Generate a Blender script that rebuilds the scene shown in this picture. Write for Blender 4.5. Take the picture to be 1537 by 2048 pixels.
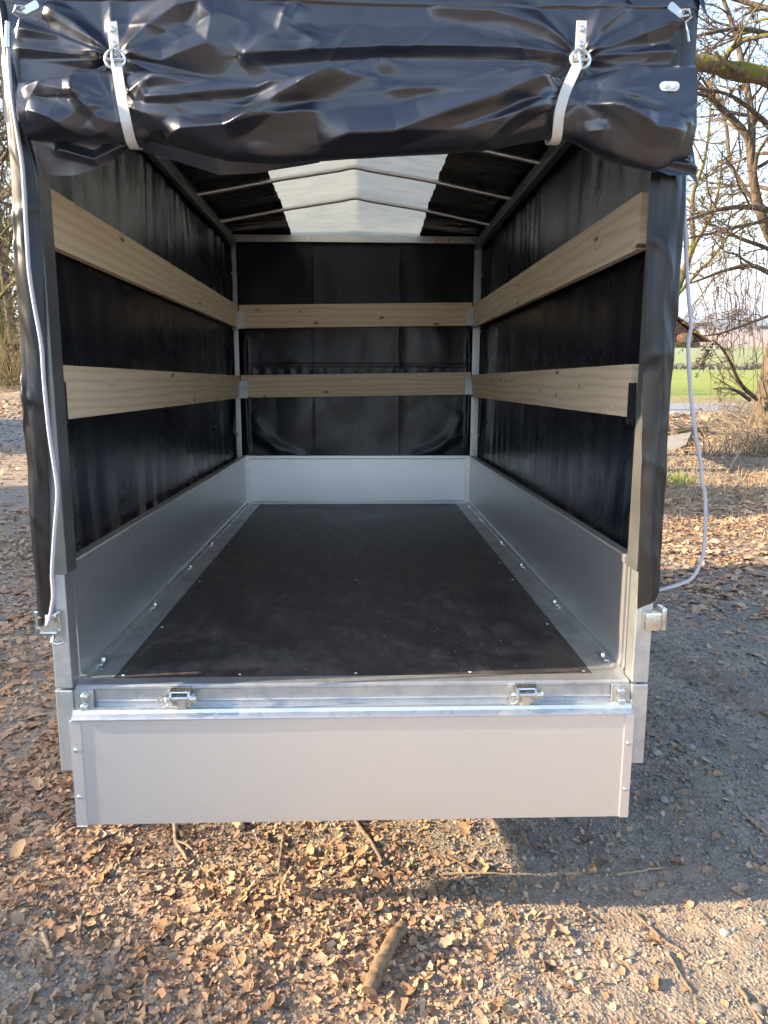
import bpy, bmesh, math, random
import numpy as np
from mathutils import Vector, Matrix

for o in list(bpy.data.objects):
    bpy.data.objects.remove(o)
scene = bpy.context.scene
COL = scene.collection
R = math.radians

# ------------------------------------------------------------------ camera
TILT = R(5.27)          # the trailer stands nose-down by this much
DECK = 0.62             # height of the load floor over the ground at the rear
CAM_L = np.array([0.0131, -1.6711, 0.6852])      # camera in the trailer's frame (deck = 0)
PITCH, YAW, ROLL, FPX = 0.1695, 0.0320, 0.0025, 1480.0
ct, st = math.cos(TILT), math.sin(TILT)
RT = np.array([[1, 0, 0], [0, ct, st], [0, -st, ct]])   # trailer frame -> world


def cam_basis():
    cy, sy, cp, sp = math.cos(YAW), math.sin(YAW), math.cos(PITCH), math.sin(PITCH)
    f = np.array([sy * cp, cy * cp, -sp])
    r = np.array([cy, -sy, 0.0])
    u = np.cross(r, f)
    c, s = math.cos(ROLL), math.sin(ROLL)
    return c * r + s * u, -s * r + c * u, f


RIGHT_L, UP_L, FWD_L = cam_basis()
CAM_W = RT @ (CAM_L + np.array([0, 0, DECK]))
RIGHT_W, UP_W, FWD_W = RT @ RIGHT_L, RT @ UP_L, RT @ FWD_L
cd = bpy.data.cameras.new('camera')
cam = bpy.data.objects.new('camera', cd)
COL.objects.link(cam)
m = Matrix.Identity(4)
for i in range(3):
    m[i][0], m[i][1], m[i][2], m[i][3] = RIGHT_W[i], UP_W[i], -FWD_W[i], CAM_W[i]
cam.matrix_world = m
cd.sensor_fit = 'VERTICAL'
cd.sensor_height = 24.0
cd.lens = FPX / 2048.0 * 24.0
cd.clip_start = 0.05
cd.clip_end = 20000
scene.camera = cam

# ------------------------------------------------------------------ sky, sun, exposure
SUN_EL = R(25.0)
SUN_AZ = R(3.5)         # the light travels towards +X and slightly towards +Y
world = bpy.data.worlds.new('World')
scene.world = world
world.use_nodes = True
wn = world.node_tree.nodes
wn.clear()
sky = wn.new('ShaderNodeTexSky')
sky.sky_type = 'NISHITA'
sky.sun_disc = False
sky.sun_elevation = SUN_EL
sky.sun_rotation = R(270) - SUN_AZ
sky.altitude = 300
sky.air_density = 1.0
sky.dust_density = 1.2
sky.ozone_density = 2.0
bg = wn.new('ShaderNodeBackground')
bg.inputs['Strength'].default_value = 0.15
wo = wn.new('ShaderNodeOutputWorld')
world.node_tree.links.new(sky.outputs[0], bg.inputs[0])
world.node_tree.links.new(bg.outputs[0], wo.inputs[0])

sd = bpy.data.lights.new('sun', 'SUN')
sd.energy = 4.4
sd.angle = R(0.55)
sd.color = (1.0, 0.81, 0.58)
sun = bpy.data.objects.new('sun', sd)
COL.objects.link(sun)
sdir = Vector((math.cos(SUN_EL) * math.cos(SUN_AZ), math.cos(SUN_EL) * math.sin(SUN_AZ), -math.sin(SUN_EL)))
sun.rotation_euler = sdir.to_track_quat('-Z', 'Y').to_euler()
sun.location = (-20, 0, 12)

scene.view_settings.view_transform = 'Standard'
scene.view_settings.look = 'None'
scene.view_settings.exposure = 2.0
scene.view_settings.use_white_balance = True      # the phone's daylight balance, warmer than neutral
scene.view_settings.white_balance_temperature = 6750
scene.view_settings.gamma = 1.0
scene.view_settings.use_curve_mapping = False
scene.cycles.max_bounces = 6
scene.cycles.adaptive_threshold = 0.025
scene.cycles.diffuse_bounces = 3
scene.cycles.glossy_bounces = 4
scene.cycles.transmission_bounces = 4
scene.cycles.volume_bounces = 0
scene.cycles.use_light_tree = False
scene.cycles.use_denoising = True
scene.cycles.sample_clamp_indirect = 6.0

rng = np.random.default_rng(11)
random.seed(11)


# ------------------------------------------------------------------ helpers
def ray_w(u, v):
    a, b = (u - 768.5) / FPX, (1024.0 - v) / FPX
    return a * RIGHT_W + b * UP_W + FWD_W


def ray_l(u, v):
    a, b = (u - 768.5) / FPX, (1024.0 - v) / FPX
    return a * RIGHT_L + b * UP_L + FWD_L


def LY(u, v, y):
    """photo position -> point of the trailer's frame on the plane Y = y"""
    d = ray_l(u, v)
    return CAM_L + d * ((y - CAM_L[1]) / d[1])


def WY(u, v, y):
    d = ray_w(u, v)
    return CAM_W + d * ((y - CAM_W[1]) / d[1])


SLOPE = math.tan(R(3.0))


def GP(u, v, up=0.0):
    """photo position -> point on the sloping yard"""
    d = ray_w(u, v)
    t = (-SLOPE * CAM_W[1] + up - CAM_W[2]) / (d[2] + SLOPE * d[1])
    return CAM_W + d * t


_perm = np.random.default_rng(5).random((256, 256))


def noise2(x, y, seed=0):
    x = np.asarray(x, float) + seed * 17.31
    y = np.asarray(y, float) + seed * 9.77
    xi, yi = np.floor(x).astype(int), np.floor(y).astype(int)
    fx, fy = x - xi, y - yi
    fx = fx * fx * fx * (fx * (fx * 6 - 15) + 10)
    fy = fy * fy * fy * (fy * (fy * 6 - 15) + 10)
    a = _perm[xi & 255, yi & 255]
    b = _perm[(xi + 1) & 255, yi & 255]
    c = _perm[xi & 255, (yi + 1) & 255]
    d = _perm[(xi + 1) & 255, (yi + 1) & 255]
    return (a * (1 - fx) + b * fx) * (1 - fy) + (c * (1 - fx) + d * fx) * fy * 1.0 - 0.5


def fbm(x, y, oct=4, seed=0):
    s, a = 0, 1.0
    for k in range(oct):
        s = s + a * noise2(np.asarray(x) * 2 ** k, np.asarray(y) * 2 ** k, seed + k)
        a *= 0.5
    return s


def cross(a, b):
    a, b = np.broadcast_arrays(a, b)
    return np.stack([a[..., 1] * b[..., 2] - a[..., 2] * b[..., 1], a[..., 2] * b[..., 0] - a[..., 0] * b[..., 2], a[..., 0] * b[..., 1] - a[..., 1] * b[..., 0]], -1)


def sstep(a, b, x):
    t = np.clip((np.asarray(x, float) - a) / (b - a), 0, 1)
    return t * t * (3 - 2 * t)


def make_obj(name, V, F, mat=None, parent=None, smooth=False, loc=None, attr=None):
    me = bpy.data.meshes.new(name)
    V = np.asarray(V, dtype=np.float32)
    if isinstance(F, np.ndarray):
        n, k = F.shape
        me.vertices.add(len(V))
        me.vertices.foreach_set('co', V.ravel())
        me.loops.add(n * k)
        me.loops.foreach_set('vertex_index', F.astype(np.int32).ravel())
        me.polygons.add(n)
        me.polygons.foreach_set('loop_start', np.arange(0, n * k, k, dtype=np.int32))
        me.update(calc_edges=True)
    else:
        me.from_pydata([tuple(map(float, v)) for v in V], [], F)
        me.update()
    if smooth:
        me.polygons.foreach_set('use_smooth', np.ones(len(me.polygons), dtype=bool))
    if mat:
        me.materials.append(mat)
    if attr:
        for an, av in attr.items():
            at = me.attributes.new(an, 'FLOAT', 'POINT')
            at.data.foreach_set('value', np.asarray(av, dtype=np.float32))
    o = bpy.data.objects.new(name, me)
    COL.objects.link(o)
    if parent is not None:
        o.parent = parent
    if loc is not None:
        o.location = loc
    return o


def tag(o, label=None, cat=None, group=None, kind=None):
    if label:
        o['label'] = label
    if cat:
        o['category'] = cat
    if group:
        o['group'] = group
    if kind:
        o['kind'] = kind
    return o


def empty(name, loc=(0, 0, 0), rot=(0, 0, 0)):
    o = bpy.data.objects.new(name, None)
    o.empty_display_size = 0.1
    COL.objects.link(o)
    o.location = loc
    o.rotation_euler = rot
    return o


class MB:
    def __init__(self):
        self.V, self.F, self.n = [], [], 0

    def add(self, V, F):
        V = np.asarray(V, float)
        self.V.append(V)
        n = self.n
        self.F += [tuple(i + n for i in f) for f in F]
        self.n += len(V)
        return self

    def box(self, x0, x1, y0, y1, z0, z1, b=0.0):
        if b <= 0:
            V = [(x, y, z) for x in (x0, x1) for y in (y0, y1) for z in (z0, z1)]
            F = [(0, 1, 3, 2), (4, 6, 7, 5), (0, 4, 5, 1), (2, 3, 7, 6), (0, 2, 6, 4), (1, 5, 7, 3)]
            return self.add(V, F)
        bm = bmesh.new()
        bmesh.ops.create_cube(bm, size=1.0)
        for v in bm.verts:
            v.co = Vector((x0 if v.co.x < 0 else x1, y0 if v.co.y < 0 else y1, z0 if v.co.z < 0 else z1))
        bmesh.ops.bevel(bm, geom=list(bm.edges), offset=b, segments=2, profile=0.6, affect='EDGES')
        bm.verts.index_update()
        V = [tuple(v.co) for v in bm.verts]
        F = [tuple(v.index for v in f.verts) for f in bm.faces]
        bm.free()
        return self.add(V, F)

    def prism(self, prof, axis, a, b):
        """extrude the closed 2D outline prof along an axis from a to b"""
        n = len(prof)
        def P(p, q):
            return {'X': (q, p[0], p[1]), 'Y': (p[0], q, p[1]), 'Z': (p[0], p[1], q)}[axis]
        V = [P(p, a) for p in prof] + [P(p, b) for p in prof]
        F = [(i, (i + 1) % n, n + (i + 1) % n, n + i) for i in range(n)]
        F += [tuple(range(n))[::-1], tuple(range(n, 2 * n))]
        return self.add(V, F)

    def tube(self, pts, rad, n=8, cap=True, jitter=0.0):
        pts = np.asarray(pts, float)
        k = len(pts)
        rad = np.broadcast_to(np.asarray(rad, float), (k,))
        t = np.empty_like(pts)
        t[1:-1] = pts[2:] - pts[:-2]
        t[0], t[-1] = pts[1] - pts[0], pts[-1] - pts[-2]
        t /= np.sqrt((t * t).sum(1))[:, None] + 1e-12
        ref = np.array([0, 0, 1.0]) if abs(t[0, 2]) < 0.9 else np.array([1.0, 0, 0])
        a = cross(t, ref)
        a /= np.sqrt((a * a).sum(1))[:, None] + 1e-12
        b = cross(t, a)
        th = np.arange(n) * 2 * math.pi / n
        rr = rad[:, None]
        if jitter:
            rr = rr * (1 + rng.uniform(-jitter, jitter, (k, n)))
        V = pts[:, None, :] + rr[..., None] * (np.cos(th)[None, :, None] * a[:, None, :] + np.sin(th)[None, :, None] * b[:, None, :])
        F = []
        for i in range(k - 1):
            for j in range(n):
                j2 = (j + 1) % n
                F.append((i * n + j, i * n + j2, (i + 1) * n + j2, (i + 1) * n + j))
        if cap:
            F.append(tuple(range(n))[::-1])
            F.append(tuple(range((k - 1) * n, k * n)))
        return self.add(V.reshape(-1, 3), F)

    def lathe(self, prof, c, axis, n=10):
        """prof: (radius, height) pairs turned about an axis direction from point c"""
        ax = np.asarray(axis, float)
        ax /= np.linalg.norm(ax)
        ref = np.array([0, 0, 1.0]) if abs(ax[2]) < 0.9 else np.array([1.0, 0, 0])
        a = np.cross(ax, ref)
        a /= np.linalg.norm(a)
        b = np.cross(ax, a)
        V, F = [], []
        k = len(prof)
        for r, h in prof:
            for j in range(n):
                t = 2 * math.pi * j / n
                V.append(np.asarray(c) + ax * h + r * (math.cos(t) * a + math.sin(t) * b))
        for i in range(k - 1):
            for j in range(n):
                j2 = (j + 1) % n
                F.append((i * n + j, i * n + j2, (i + 1) * n + j2, (i + 1) * n + j))
        F.append(tuple(range((k - 1) * n, k * n)))
        F.append(tuple(range(n))[::-1])
        return self.add(V, F)

    def grid(self, P):
        """P: (a, b, 3) array of points -> sheet"""
        a, b, _ = P.shape
        idx = np.arange(a * b).reshape(a, b)
        F = np.stack([idx[:-1, :-1], idx[1:, :-1], idx[1:, 1:], idx[:-1, 1:]], -1).reshape(-1, 4)
        return self.add(P.reshape(-1, 3), [tuple(f) for f in F.tolist()])

    def build(self, name, mat, parent=None, smooth=False, loc=None):
        o = make_obj(name, np.concatenate(self.V), self.F, mat, parent, smooth, loc)
        return o


def fix_normals(o):
    bm = bmesh.new()
    bm.from_mesh(o.data)
    bmesh.ops.recalc_face_normals(bm, faces=bm.faces)
    bm.to_mesh(o.data)
    bm.free()
    return o


def auto_smooth(o, ang=35):
    me = o.data
    me.polygons.foreach_set('use_smooth', np.ones(len(me.polygons), dtype=bool))
    bm = bmesh.new()
    bm.from_mesh(me)
    bmesh.ops.recalc_face_normals(bm, faces=bm.faces)
    for e in bm.edges:
        if len(e.link_faces) == 2 and e.calc_face_angle() > R(ang):
            e.smooth = False
    bm.to_mesh(me)
    bm.free()
    return o


def sheet(P, name, mat, parent=None, loc=None):
    a, b, _ = P.shape
    idx = np.arange(a * b).reshape(a, b)
    F = np.stack([idx[:-1, :-1], idx[1:, :-1], idx[1:, 1:], idx[:-1, 1:]], -1).reshape(-1, 4)
    return make_obj(name, P.reshape(-1, 3), F, mat, parent, True, loc)


# ------------------------------------------------------------------ materials
class Mat:
    def __init__(self, name):
        self.m = bpy.data.materials.new(name)
        self.m.use_nodes = True
        self.nt = self.m.node_tree
        self.b = self.nt.nodes['Principled BSDF']
        self._c = None

    def n(self, t, **kw):
        nd = self.nt.nodes.new(t)
        for k, v in kw.items():
            if k.startswith('_'):
                setattr(nd, k[1:], v)
            else:
                nd.inputs[k.replace('__', ' ')].default_value = v
        return nd

    def l(self, a, b):
        self.nt.links.new(a, b)

    def coords(self, scale=(1, 1, 1), kind='Object'):
        tc = self.n('ShaderNodeTexCoord')
        mp = self.n('ShaderNodeMapping')
        mp.inputs['Scale'].default_value = scale
        self.l(tc.outputs[kind], mp.inputs[0])
        return mp.outputs[0]

    def world(self, scale=(1, 1, 1)):
        g = self.n('ShaderNodeNewGeometry')
        mp = self.n('ShaderNodeMapping')
        mp.inputs['Scale'].default_value = scale
        self.l(g.outputs['Position'], mp.inputs[0])
        return mp.outputs[0]

    def noise(self, vec, scale, detail=4, rough=0.55, dist=0.0):
        nd = self.n('ShaderNodeTexNoise')
        nd.inputs['Scale'].default_value = scale
        nd.inputs['Detail'].default_value = detail
        nd.inputs['Roughness'].default_value = rough
        nd.inputs['Distortion'].default_value = dist
        if vec is not None:
            self.l(vec, nd.inputs['Vector'])
        return nd.outputs['Fac']

    def voro(self, vec, scale, feat='F1', out='Distance', rnd=1.0):
        nd = self.n('ShaderNodeTexVoronoi')
        nd.feature = feat
        nd.inputs['Scale'].default_value = scale
        nd.inputs['Randomness'].default_value = rnd
        if vec is not None:
            self.l(vec, nd.inputs['Vector'])
        return nd.outputs[out]

    def ramp(self, fac, stops, interp='LINEAR'):
        nd = self.n('ShaderNodeValToRGB')
        nd.color_ramp.interpolation = interp
        e = nd.color_ramp.elements
        while len(e) > 1:
            e.remove(e[-1])
        e[0].position = stops[0][0]
        c = stops[0][1]
        e[0].color = (*c, 1) if len(c) == 3 else c
        for p, c in stops[1:]:
            x = e.new(p)
            x.color = (*c, 1) if len(c) == 3 else c
        if fac is not None:
            self.l(fac, nd.inputs[0])
        return nd.outputs[0]

    def val(self, fac, lo, hi, a=0.0, b=1.0):
        nd = self.n('ShaderNodeMapRange')
        nd.inputs['From Min'].default_value = lo
        nd.inputs['From Max'].default_value = hi
        nd.inputs['To Min'].default_value = a
        nd.inputs['To Max'].default_value = b
        self.l(fac, nd.inputs[0])
        return nd.outputs[0]

    def mix(self, fac, a, b, mode='MIX'):
        nd = self.n('ShaderNodeMix')
        nd.data_type = 'RGBA'
        nd.blend_type = mode
        for s, v in ((0, fac), (6, a), (7, b)):
            if isinstance(v, (int, float)):
                nd.inputs[s].default_value = v
            elif isinstance(v, tuple):
                nd.inputs[s].default_value = (*v, 1)
            else:
                self.l(v, nd.inputs[s])
        return nd.outputs[2]

    def math(self, op, a, b=0.0):
        nd = self.n('ShaderNodeMath')
        nd.operation = op
        for s, v in ((0, a), (1, b)):
            if isinstance(v, (int, float)):
                nd.inputs[s].default_value = v
            else:
                self.l(v, nd.inputs[s])
        return nd.outputs[0]

    def bump(self, h, strength=0.3, dist=0.01, prev=None):
        nd = self.n('ShaderNodeBump')
        nd.inputs['Strength'].default_value = strength
        nd.inputs['Distance'].default_value = dist
        self.l(h, nd.inputs['Height'])
        if prev is not None:
            self.l(prev, nd.inputs['Normal'])
        return nd.outputs[0]

    def set(self, **kw):
        names = dict(col='Base Color', rough='Roughness', metal='Metallic', nor='Normal', spec='Specular IOR Level',
                     coat='Coat Weight', coatr='Coat Roughness', sss='Subsurface Weight', trans='Transmission Weight', sheen='Sheen Weight')
        for k, v in kw.items():
            s = self.b.inputs[names[k]]
            if isinstance(v, (int, float)):
                s.default_value = v
            elif isinstance(v, tuple):
                s.default_value = (*v, 1)
            else:
                self.l(v, s)
        return self


M = {}


def mats():
    # galvanised steel: cloudy spangle
    a = Mat('galvanised_steel')
    c = a.coords()
    s = a.voro(c, 55, out='Color')
    sp = a.n('ShaderNodeSeparateColor')
    a.l(s, sp.inputs[0])
    cl = a.noise(c, 9, 5, 0.6)
    f = a.math('ADD', a.math('MULTIPLY', sp.outputs[0], 0.16), a.math('MULTIPLY', cl, 0.95))
    a.set(col=a.ramp(f, [(0.25, (0.30, 0.32, 0.33)), (0.55, (0.47, 0.49, 0.50)), (0.85, (0.62, 0.63, 0.62))]),
          metal=0.75, rough=a.val(f, 0.2, 0.9, 0.5, 0.34), nor=a.bump(a.noise(c, 60, 3), 0.08, 0.002))
    M['galv'] = a.m
    # plain aluminium sheet
    a = Mat('anodised_aluminium')
    c = a.coords()
    n1 = a.noise(c, 2.6, 5, 0.6)
    n2 = a.noise(a.coords((2.5, 2.5, 160)), 3, 3)
    scr = a.math('MULTIPLY', a.val(a.noise(a.coords((90, 90, 4)), 4, 2), 0.66, 0.70), a.val(a.noise(c, 4, 3), 0.58, 0.66))
    roll_ = a.noise(a.coords((1.2, 1.2, 260)), 2, 2)
    col = a.ramp(n1, [(0.3, (0.735, 0.74, 0.745)), (0.7, (0.765, 0.765, 0.765))])
    a.set(col=a.mix(a.math('MULTIPLY', scr, 0.5), col, (0.88, 0.88, 0.88)), metal=0.86,
          rough=a.math('ADD', a.val(roll_, 0.3, 0.7, 0.38, 0.43), a.math('MULTIPLY', scr, 0.1)), nor=a.bump(n2, 0.04, 0.001))
    M['alu'] = a.m
    a = Mat('bright_aluminium_edge')
    c = a.coords((40, 40, 3))
    a.set(col=(0.70, 0.70, 0.69), metal=0.9, rough=a.val(a.noise(c, 2, 3), 0.3, 0.7, 0.26, 0.4))
    M['edge'] = a.m
    # zinc plated fittings
    a = Mat('zinc_plated_fitting')
    c = a.coords()
    a.set(col=a.ramp(a.noise(c, 30, 3), [(0.3, (0.55, 0.56, 0.50)), (0.7, (0.72, 0.73, 0.72))]), metal=0.95, rough=a.val(a.noise(c, 45, 2), 0.3, 0.7, 0.16, 0.34))
    M['zinc'] = a.m
    a = Mat('dark_steel_post')
    c = a.coords()
    a.set(col=a.ramp(a.noise(c, 7, 4), [(0.3, (0.13, 0.135, 0.13)), (0.7, (0.22, 0.22, 0.21))]), metal=0.6, rough=0.42)
    M['darksteel'] = a.m
    a = Mat('black_plastic')
    a.set(col=(0.012, 0.012, 0.013), rough=0.5)
    M['blackplastic'] = a.m
    # phenolic faced floor board, dusty
    a = Mat('phenolic_plywood')
    c = a.coords()
    mesh = a.voro(a.coords((1, 1, 0)), 420, rnd=0.0)
    d1 = a.noise(c, 5.5, 6, 0.7)
    d2 = a.noise(a.coords((9, 3.2, 1), 'Object'), 3, 6, 0.75, 0.6)
    dust = a.math('MULTIPLY', a.val(d1, 0.40, 0.66), a.val(d2, 0.36, 0.64))
    specks = a.val(a.voro(c, 70), 0.085, 0.04)
    sel = a.val(a.noise(c, 3.3, 3), 0.52, 0.66)
    specks = a.math('MULTIPLY', specks, sel)
    # one muddy scuff near the rear edge
    tc = a.n('ShaderNodeTexCoord')
    mp = a.n('ShaderNodeMapping')
    mp.inputs['Location'].default_value = (0.262, -0.085, 0)
    mp.vector_type = 'POINT'
    a.l(tc.outputs['Object'], mp.inputs[0])
    mp2 = a.n('ShaderNodeMapping')
    mp2.inputs['Scale'].default_value = (14, 26, 0)
    a.l(mp.outputs[0], mp2.inputs[0])
    ln = a.n('ShaderNodeVectorMath')
    ln.operation = 'LENGTH'
    a.l(mp2.outputs[0], ln.inputs[0])
    scuff = a.math('MULTIPLY', a.val(ln.outputs['Value'], 1.2, 0.4), a.val(a.noise(a.coords((8, 20, 1)), 9, 5, 0.75), 0.42, 0.62))
    col = a.mix(a.math('MULTIPLY', dust, 0.9), (0.036, 0.031, 0.030), (0.17, 0.145, 0.125))
    col = a.mix(scuff, col, (0.22, 0.16, 0.10))
    col = a.mix(specks, col, (0.35, 0.33, 0.30))
    a.set(col=col, rough=a.math('ADD', a.val(d1, 0.3, 0.75, 0.40, 0.58), a.math('MULTIPLY', scuff, 0.3)), spec=0.4,
          nor=a.bump(mesh, 0.22, 0.0008, a.bump(d2, 0.05, 0.002)))
    M['ply'] = a.m
    # spruce boards
    a = Mat('spruce_board')
    tc = a.n('ShaderNodeTexCoord')
    oi = a.n('ShaderNodeObjectInfo')
    off = a.math('MULTIPLY', oi.outputs['Random'], 37.0)
    cx = a.n('ShaderNodeCombineXYZ')
    a.l(off, cx.inputs[0])
    a.l(off, cx.inputs[2])
    ad = a.n('ShaderNodeVectorMath')
    ad.operation = 'ADD'
    a.l(tc.outputs['Object'], ad.inputs[0])
    a.l(cx.outputs[0], ad.inputs[1])

    def mapv(s):
        mp = a.n('ShaderNodeMapping')
        mp.inputs['Scale'].default_value = s
        a.l(ad.outputs[0], mp.inputs[0])
        return mp.outputs[0]
    kn = a.voro(mapv((9.0, 0.0, 24)), 1.0)
    knc = a.voro(mapv((9.0, 0.0, 24)), 1.0, out='Color')
    ks = a.n('ShaderNodeSeparateColor')
    a.l(knc, ks.inputs[0])
    pick = a.val(ks.outputs[0], 0.60, 0.64)
    knot = a.math('MULTIPLY', a.val(kn, 0.17, 0.10), pick)
    halo = a.math('MULTIPLY', a.val(kn, 0.42, 0.0), pick)
    wav = a.noise(mapv((0.75, 1, 6)), 1.0, 3, 0.5, 0.2)
    hgt = a.n('ShaderNodeSeparateXYZ')
    a.l(mapv((1, 1, 26)), hgt.inputs[0])
    ph = a.math('ADD', hgt.outputs[2], a.math('ADD', a.math('MULTIPLY', wav, 3.2), a.math('MULTIPLY', halo, 1.0)))
    ring = a.math('SINE', a.math('MULTIPLY', ph, 8.5))
    ring = a.val(ring, -0.2, 1.0)
    fine = a.noise(mapv((3, 30, 220)), 1.0, 3, 0.6)
    tone = a.noise(mapv((0.7, 1, 2)), 1.0, 3)
    base = a.ramp(tone, [(0.3, (0.69, 0.555, 0.385)), (0.7, (0.78, 0.645, 0.465))])
    base = a.mix(a.math('MULTIPLY', ring, 0.45), base, (0.50, 0.345, 0.20))
    base = a.mix(a.math('MULTIPLY', fine, 0.3), base, (0.50, 0.37, 0.23))
    base = a.mix(a.math('MULTIPLY', halo, 0.35), base, (0.48, 0.30, 0.15))
    base = a.mix(knot, base, (0.16, 0.075, 0.03))
    a.set(col=base, rough=0.62, spec=0.3, nor=a.bump(fine, 0.15, 0.001))
    M['wood'] = a.m

    # black PVC tarpaulin
    def tarp(name, col, rough, spec, coat):
        a = Mat(name)
        c = a.coords()
        w = a.noise(c, 14, 4, 0.6)
        sm = a.noise(c, 4, 4, 0.6)
        dirt = a.math('MULTIPLY', a.val(a.voro(c, 60), 0.05, 0.02), a.val(a.noise(c, 6, 3), 0.55, 0.65))
        smear = a.val(a.noise(a.coords((5, 5, 1.6)), 2.2, 5, 0.65), 0.5, 0.8)
        cc = a.mix(a.math('MULTIPLY', smear, 0.30), col, (0.028, 0.028, 0.030))
        cc = a.mix(a.math('MULTIPLY', dirt, 0.7), cc, (0.32, 0.31, 0.29))
        a.set(col=cc, rough=a.math('ADD', a.val(sm, 0.3, 0.7, rough, rough + 0.09), a.math('MULTIPLY', smear, 0.08)),
              spec=spec, coat=coat, coatr=0.16, nor=a.bump(w, 0.10, 0.004))
        return a.m
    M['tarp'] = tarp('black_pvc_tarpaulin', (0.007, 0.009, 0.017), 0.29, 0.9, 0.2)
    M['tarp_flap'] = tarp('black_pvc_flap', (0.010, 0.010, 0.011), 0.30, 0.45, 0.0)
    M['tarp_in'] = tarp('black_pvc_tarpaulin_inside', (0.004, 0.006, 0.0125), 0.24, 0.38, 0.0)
    # translucent skylight foil
    a = Mat('translucent_white_pvc')
    nt = a.nt
    tr = a.n('ShaderNodeBsdfTranslucent')
    df = a.n('ShaderNodeBsdfDiffuse')
    mx = a.n('ShaderNodeMixShader')
    c = a.coords()
    col = a.ramp(a.noise(a.coords((2, 6, 1)), 4, 4), [(0.3, (0.31, 0.335, 0.31)), (0.7, (0.38, 0.405, 0.375))])
    a.l(col, tr.inputs[0])
    a.l(col, df.inputs[0])
    mx.inputs[0].default_value = 0.5
    a.l(tr.outputs[0], mx.inputs[1])
    a.l(df.outputs[0], mx.inputs[2])
    a.l(mx.outputs[0], nt.nodes['Material Output'].inputs['Surface'])
    M['skylight'] = a.m
    a = Mat('cream_strap')
    c = a.coords()
    a.set(col=a.ramp(a.noise(c, 25, 3), [(0.3, (0.52, 0.50, 0.44)), (0.7, (0.62, 0.60, 0.54))]), rough=0.5)
    M['strap'] = a.m
    a = Mat('grey_elastic_cord')
    w = a.n('ShaderNodeTexWave')
    w.inputs['Scale'].default_value = 260
    a.l(a.coords(), w.inputs['Vector'])
    a.set(col=a.ramp(w.outputs['Fac'], [(0.2, (0.38, 0.37, 0.40)), (0.8, (0.55, 0.53, 0.56))]), rough=0.55, nor=a.bump(w.outputs['Fac'], 0.3, 0.001))
    M['cord'] = a.m
    a = Mat('white_plastic')
    a.set(col=(0.72, 0.72, 0.70), rough=0.4)
    M['whiteplastic'] = a.m
    a = Mat('tyre_rubber')
    a.set(col=(0.02, 0.02, 0.021), rough=0.7)
    M['rubber'] = a.m

    # ---- ground
    a = Mat('forest_yard_ground')
    c = a.world()
    big = a.noise(c, 0.9, 5, 0.6)
    med = a.noise(c, 14, 5, 0.65)
    grit = a.voro(c, 120)
    gcol = a.voro(c, 120, out='Color')
    gs = a.n('ShaderNodeSeparateColor')
    a.l(gcol, gs.inputs[0])
    g2 = a.voro(c, 42, out='Color')
    g2s = a.n('ShaderNodeSeparateColor')
    a.l(g2, g2s.inputs[0])
    soil = a.ramp(med, [(0.3, (0.17, 0.14, 0.105)), (0.6, (0.27, 0.225, 0.17)), (0.8, (0.36, 0.295, 0.22))])
    peb = a.ramp(gs.outputs[0], [(0.0, (0.15, 0.13, 0.105)), (0.5, (0.28, 0.25, 0.205)), (0.85, (0.38, 0.345, 0.29)), (1.0, (0.48, 0.44, 0.37))])
    col = a.mix(a.val(grit, 0.42, 0.25), soil, peb)
    litter = a.ramp(g2s.outputs[0], [(0.0, (0.20, 0.14, 0.095)), (0.5, (0.33, 0.235, 0.16)), (1.0, (0.44, 0.33, 0.235))])
    sepx = a.n('ShaderNodeSeparateXYZ')
    a.l(c, sepx.inputs[0])
    lf = a.math('MULTIPLY', a.val(a.noise(c, 2.2, 5, 0.7), 0.42, 0.62), 0.75)
    col = a.mix(lf, col, litter)
    col = a.mix(a.val(big, 0.35, 0.7, 0.0, 0.35), col, (0.24, 0.20, 0.155))
    bm = a.bump(grit, 0.7, 0.005, a.bump(med, 0.6, 0.02))
    a.set(col=col, rough=0.9, spec=0.25, nor=bm)
    M['ground'] = a.m

    a = Mat('woodland_floor')
    c = a.world()
    n1 = a.noise(c, 1.5, 6, 0.7)
    v = a.voro(c, 9, out='Color')
    vs = a.n('ShaderNodeSeparateColor')
    a.l(v, vs.inputs[0])
    col = a.ramp(vs.outputs[0], [(0.0, (0.12, 0.08, 0.05)), (0.5, (0.24, 0.165, 0.105)), (1.0, (0.36, 0.27, 0.185))])
    col = a.mix(a.val(n1, 0.45, 0.7), col, (0.12, 0.105, 0.07))
    a.set(col=col, rough=0.95, nor=a.bump(a.noise(c, 10, 5), 0.8, 0.05))
    M['woodfloor'] = a.m
    a = Mat('gravel_track')
    c = a.world()
    g = a.voro(c, 30, out='Color')
    gs = a.n('ShaderNodeSeparateColor')
    a.l(g, gs.inputs[0])
    col = a.ramp(gs.outputs[0], [(0, (0.15, 0.135, 0.115)), (0.6, (0.25, 0.23, 0.20)), (1, (0.37, 0.345, 0.30))])
    col = a.mix(a.val(a.noise(c, 2.0, 5, 0.7), 0.5, 0.7, 0, 0.6), col, (0.19, 0.14, 0.10))
    a.set(col=col, rough=0.9, nor=a.bump(a.noise(c, 40, 4), 0.5, 0.02))
    M['track'] = a.m
    a = Mat('worn_asphalt')
    c = a.world()
    col = a.ramp(a.noise(c, 3, 6, 0.7), [(0.3, (0.16, 0.16, 0.16)), (0.7, (0.26, 0.255, 0.25))])
    a.set(col=col, rough=0.85, nor=a.bump(a.noise(c, 60, 3), 0.3, 0.01))
    M['asphalt'] = a.m

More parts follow.
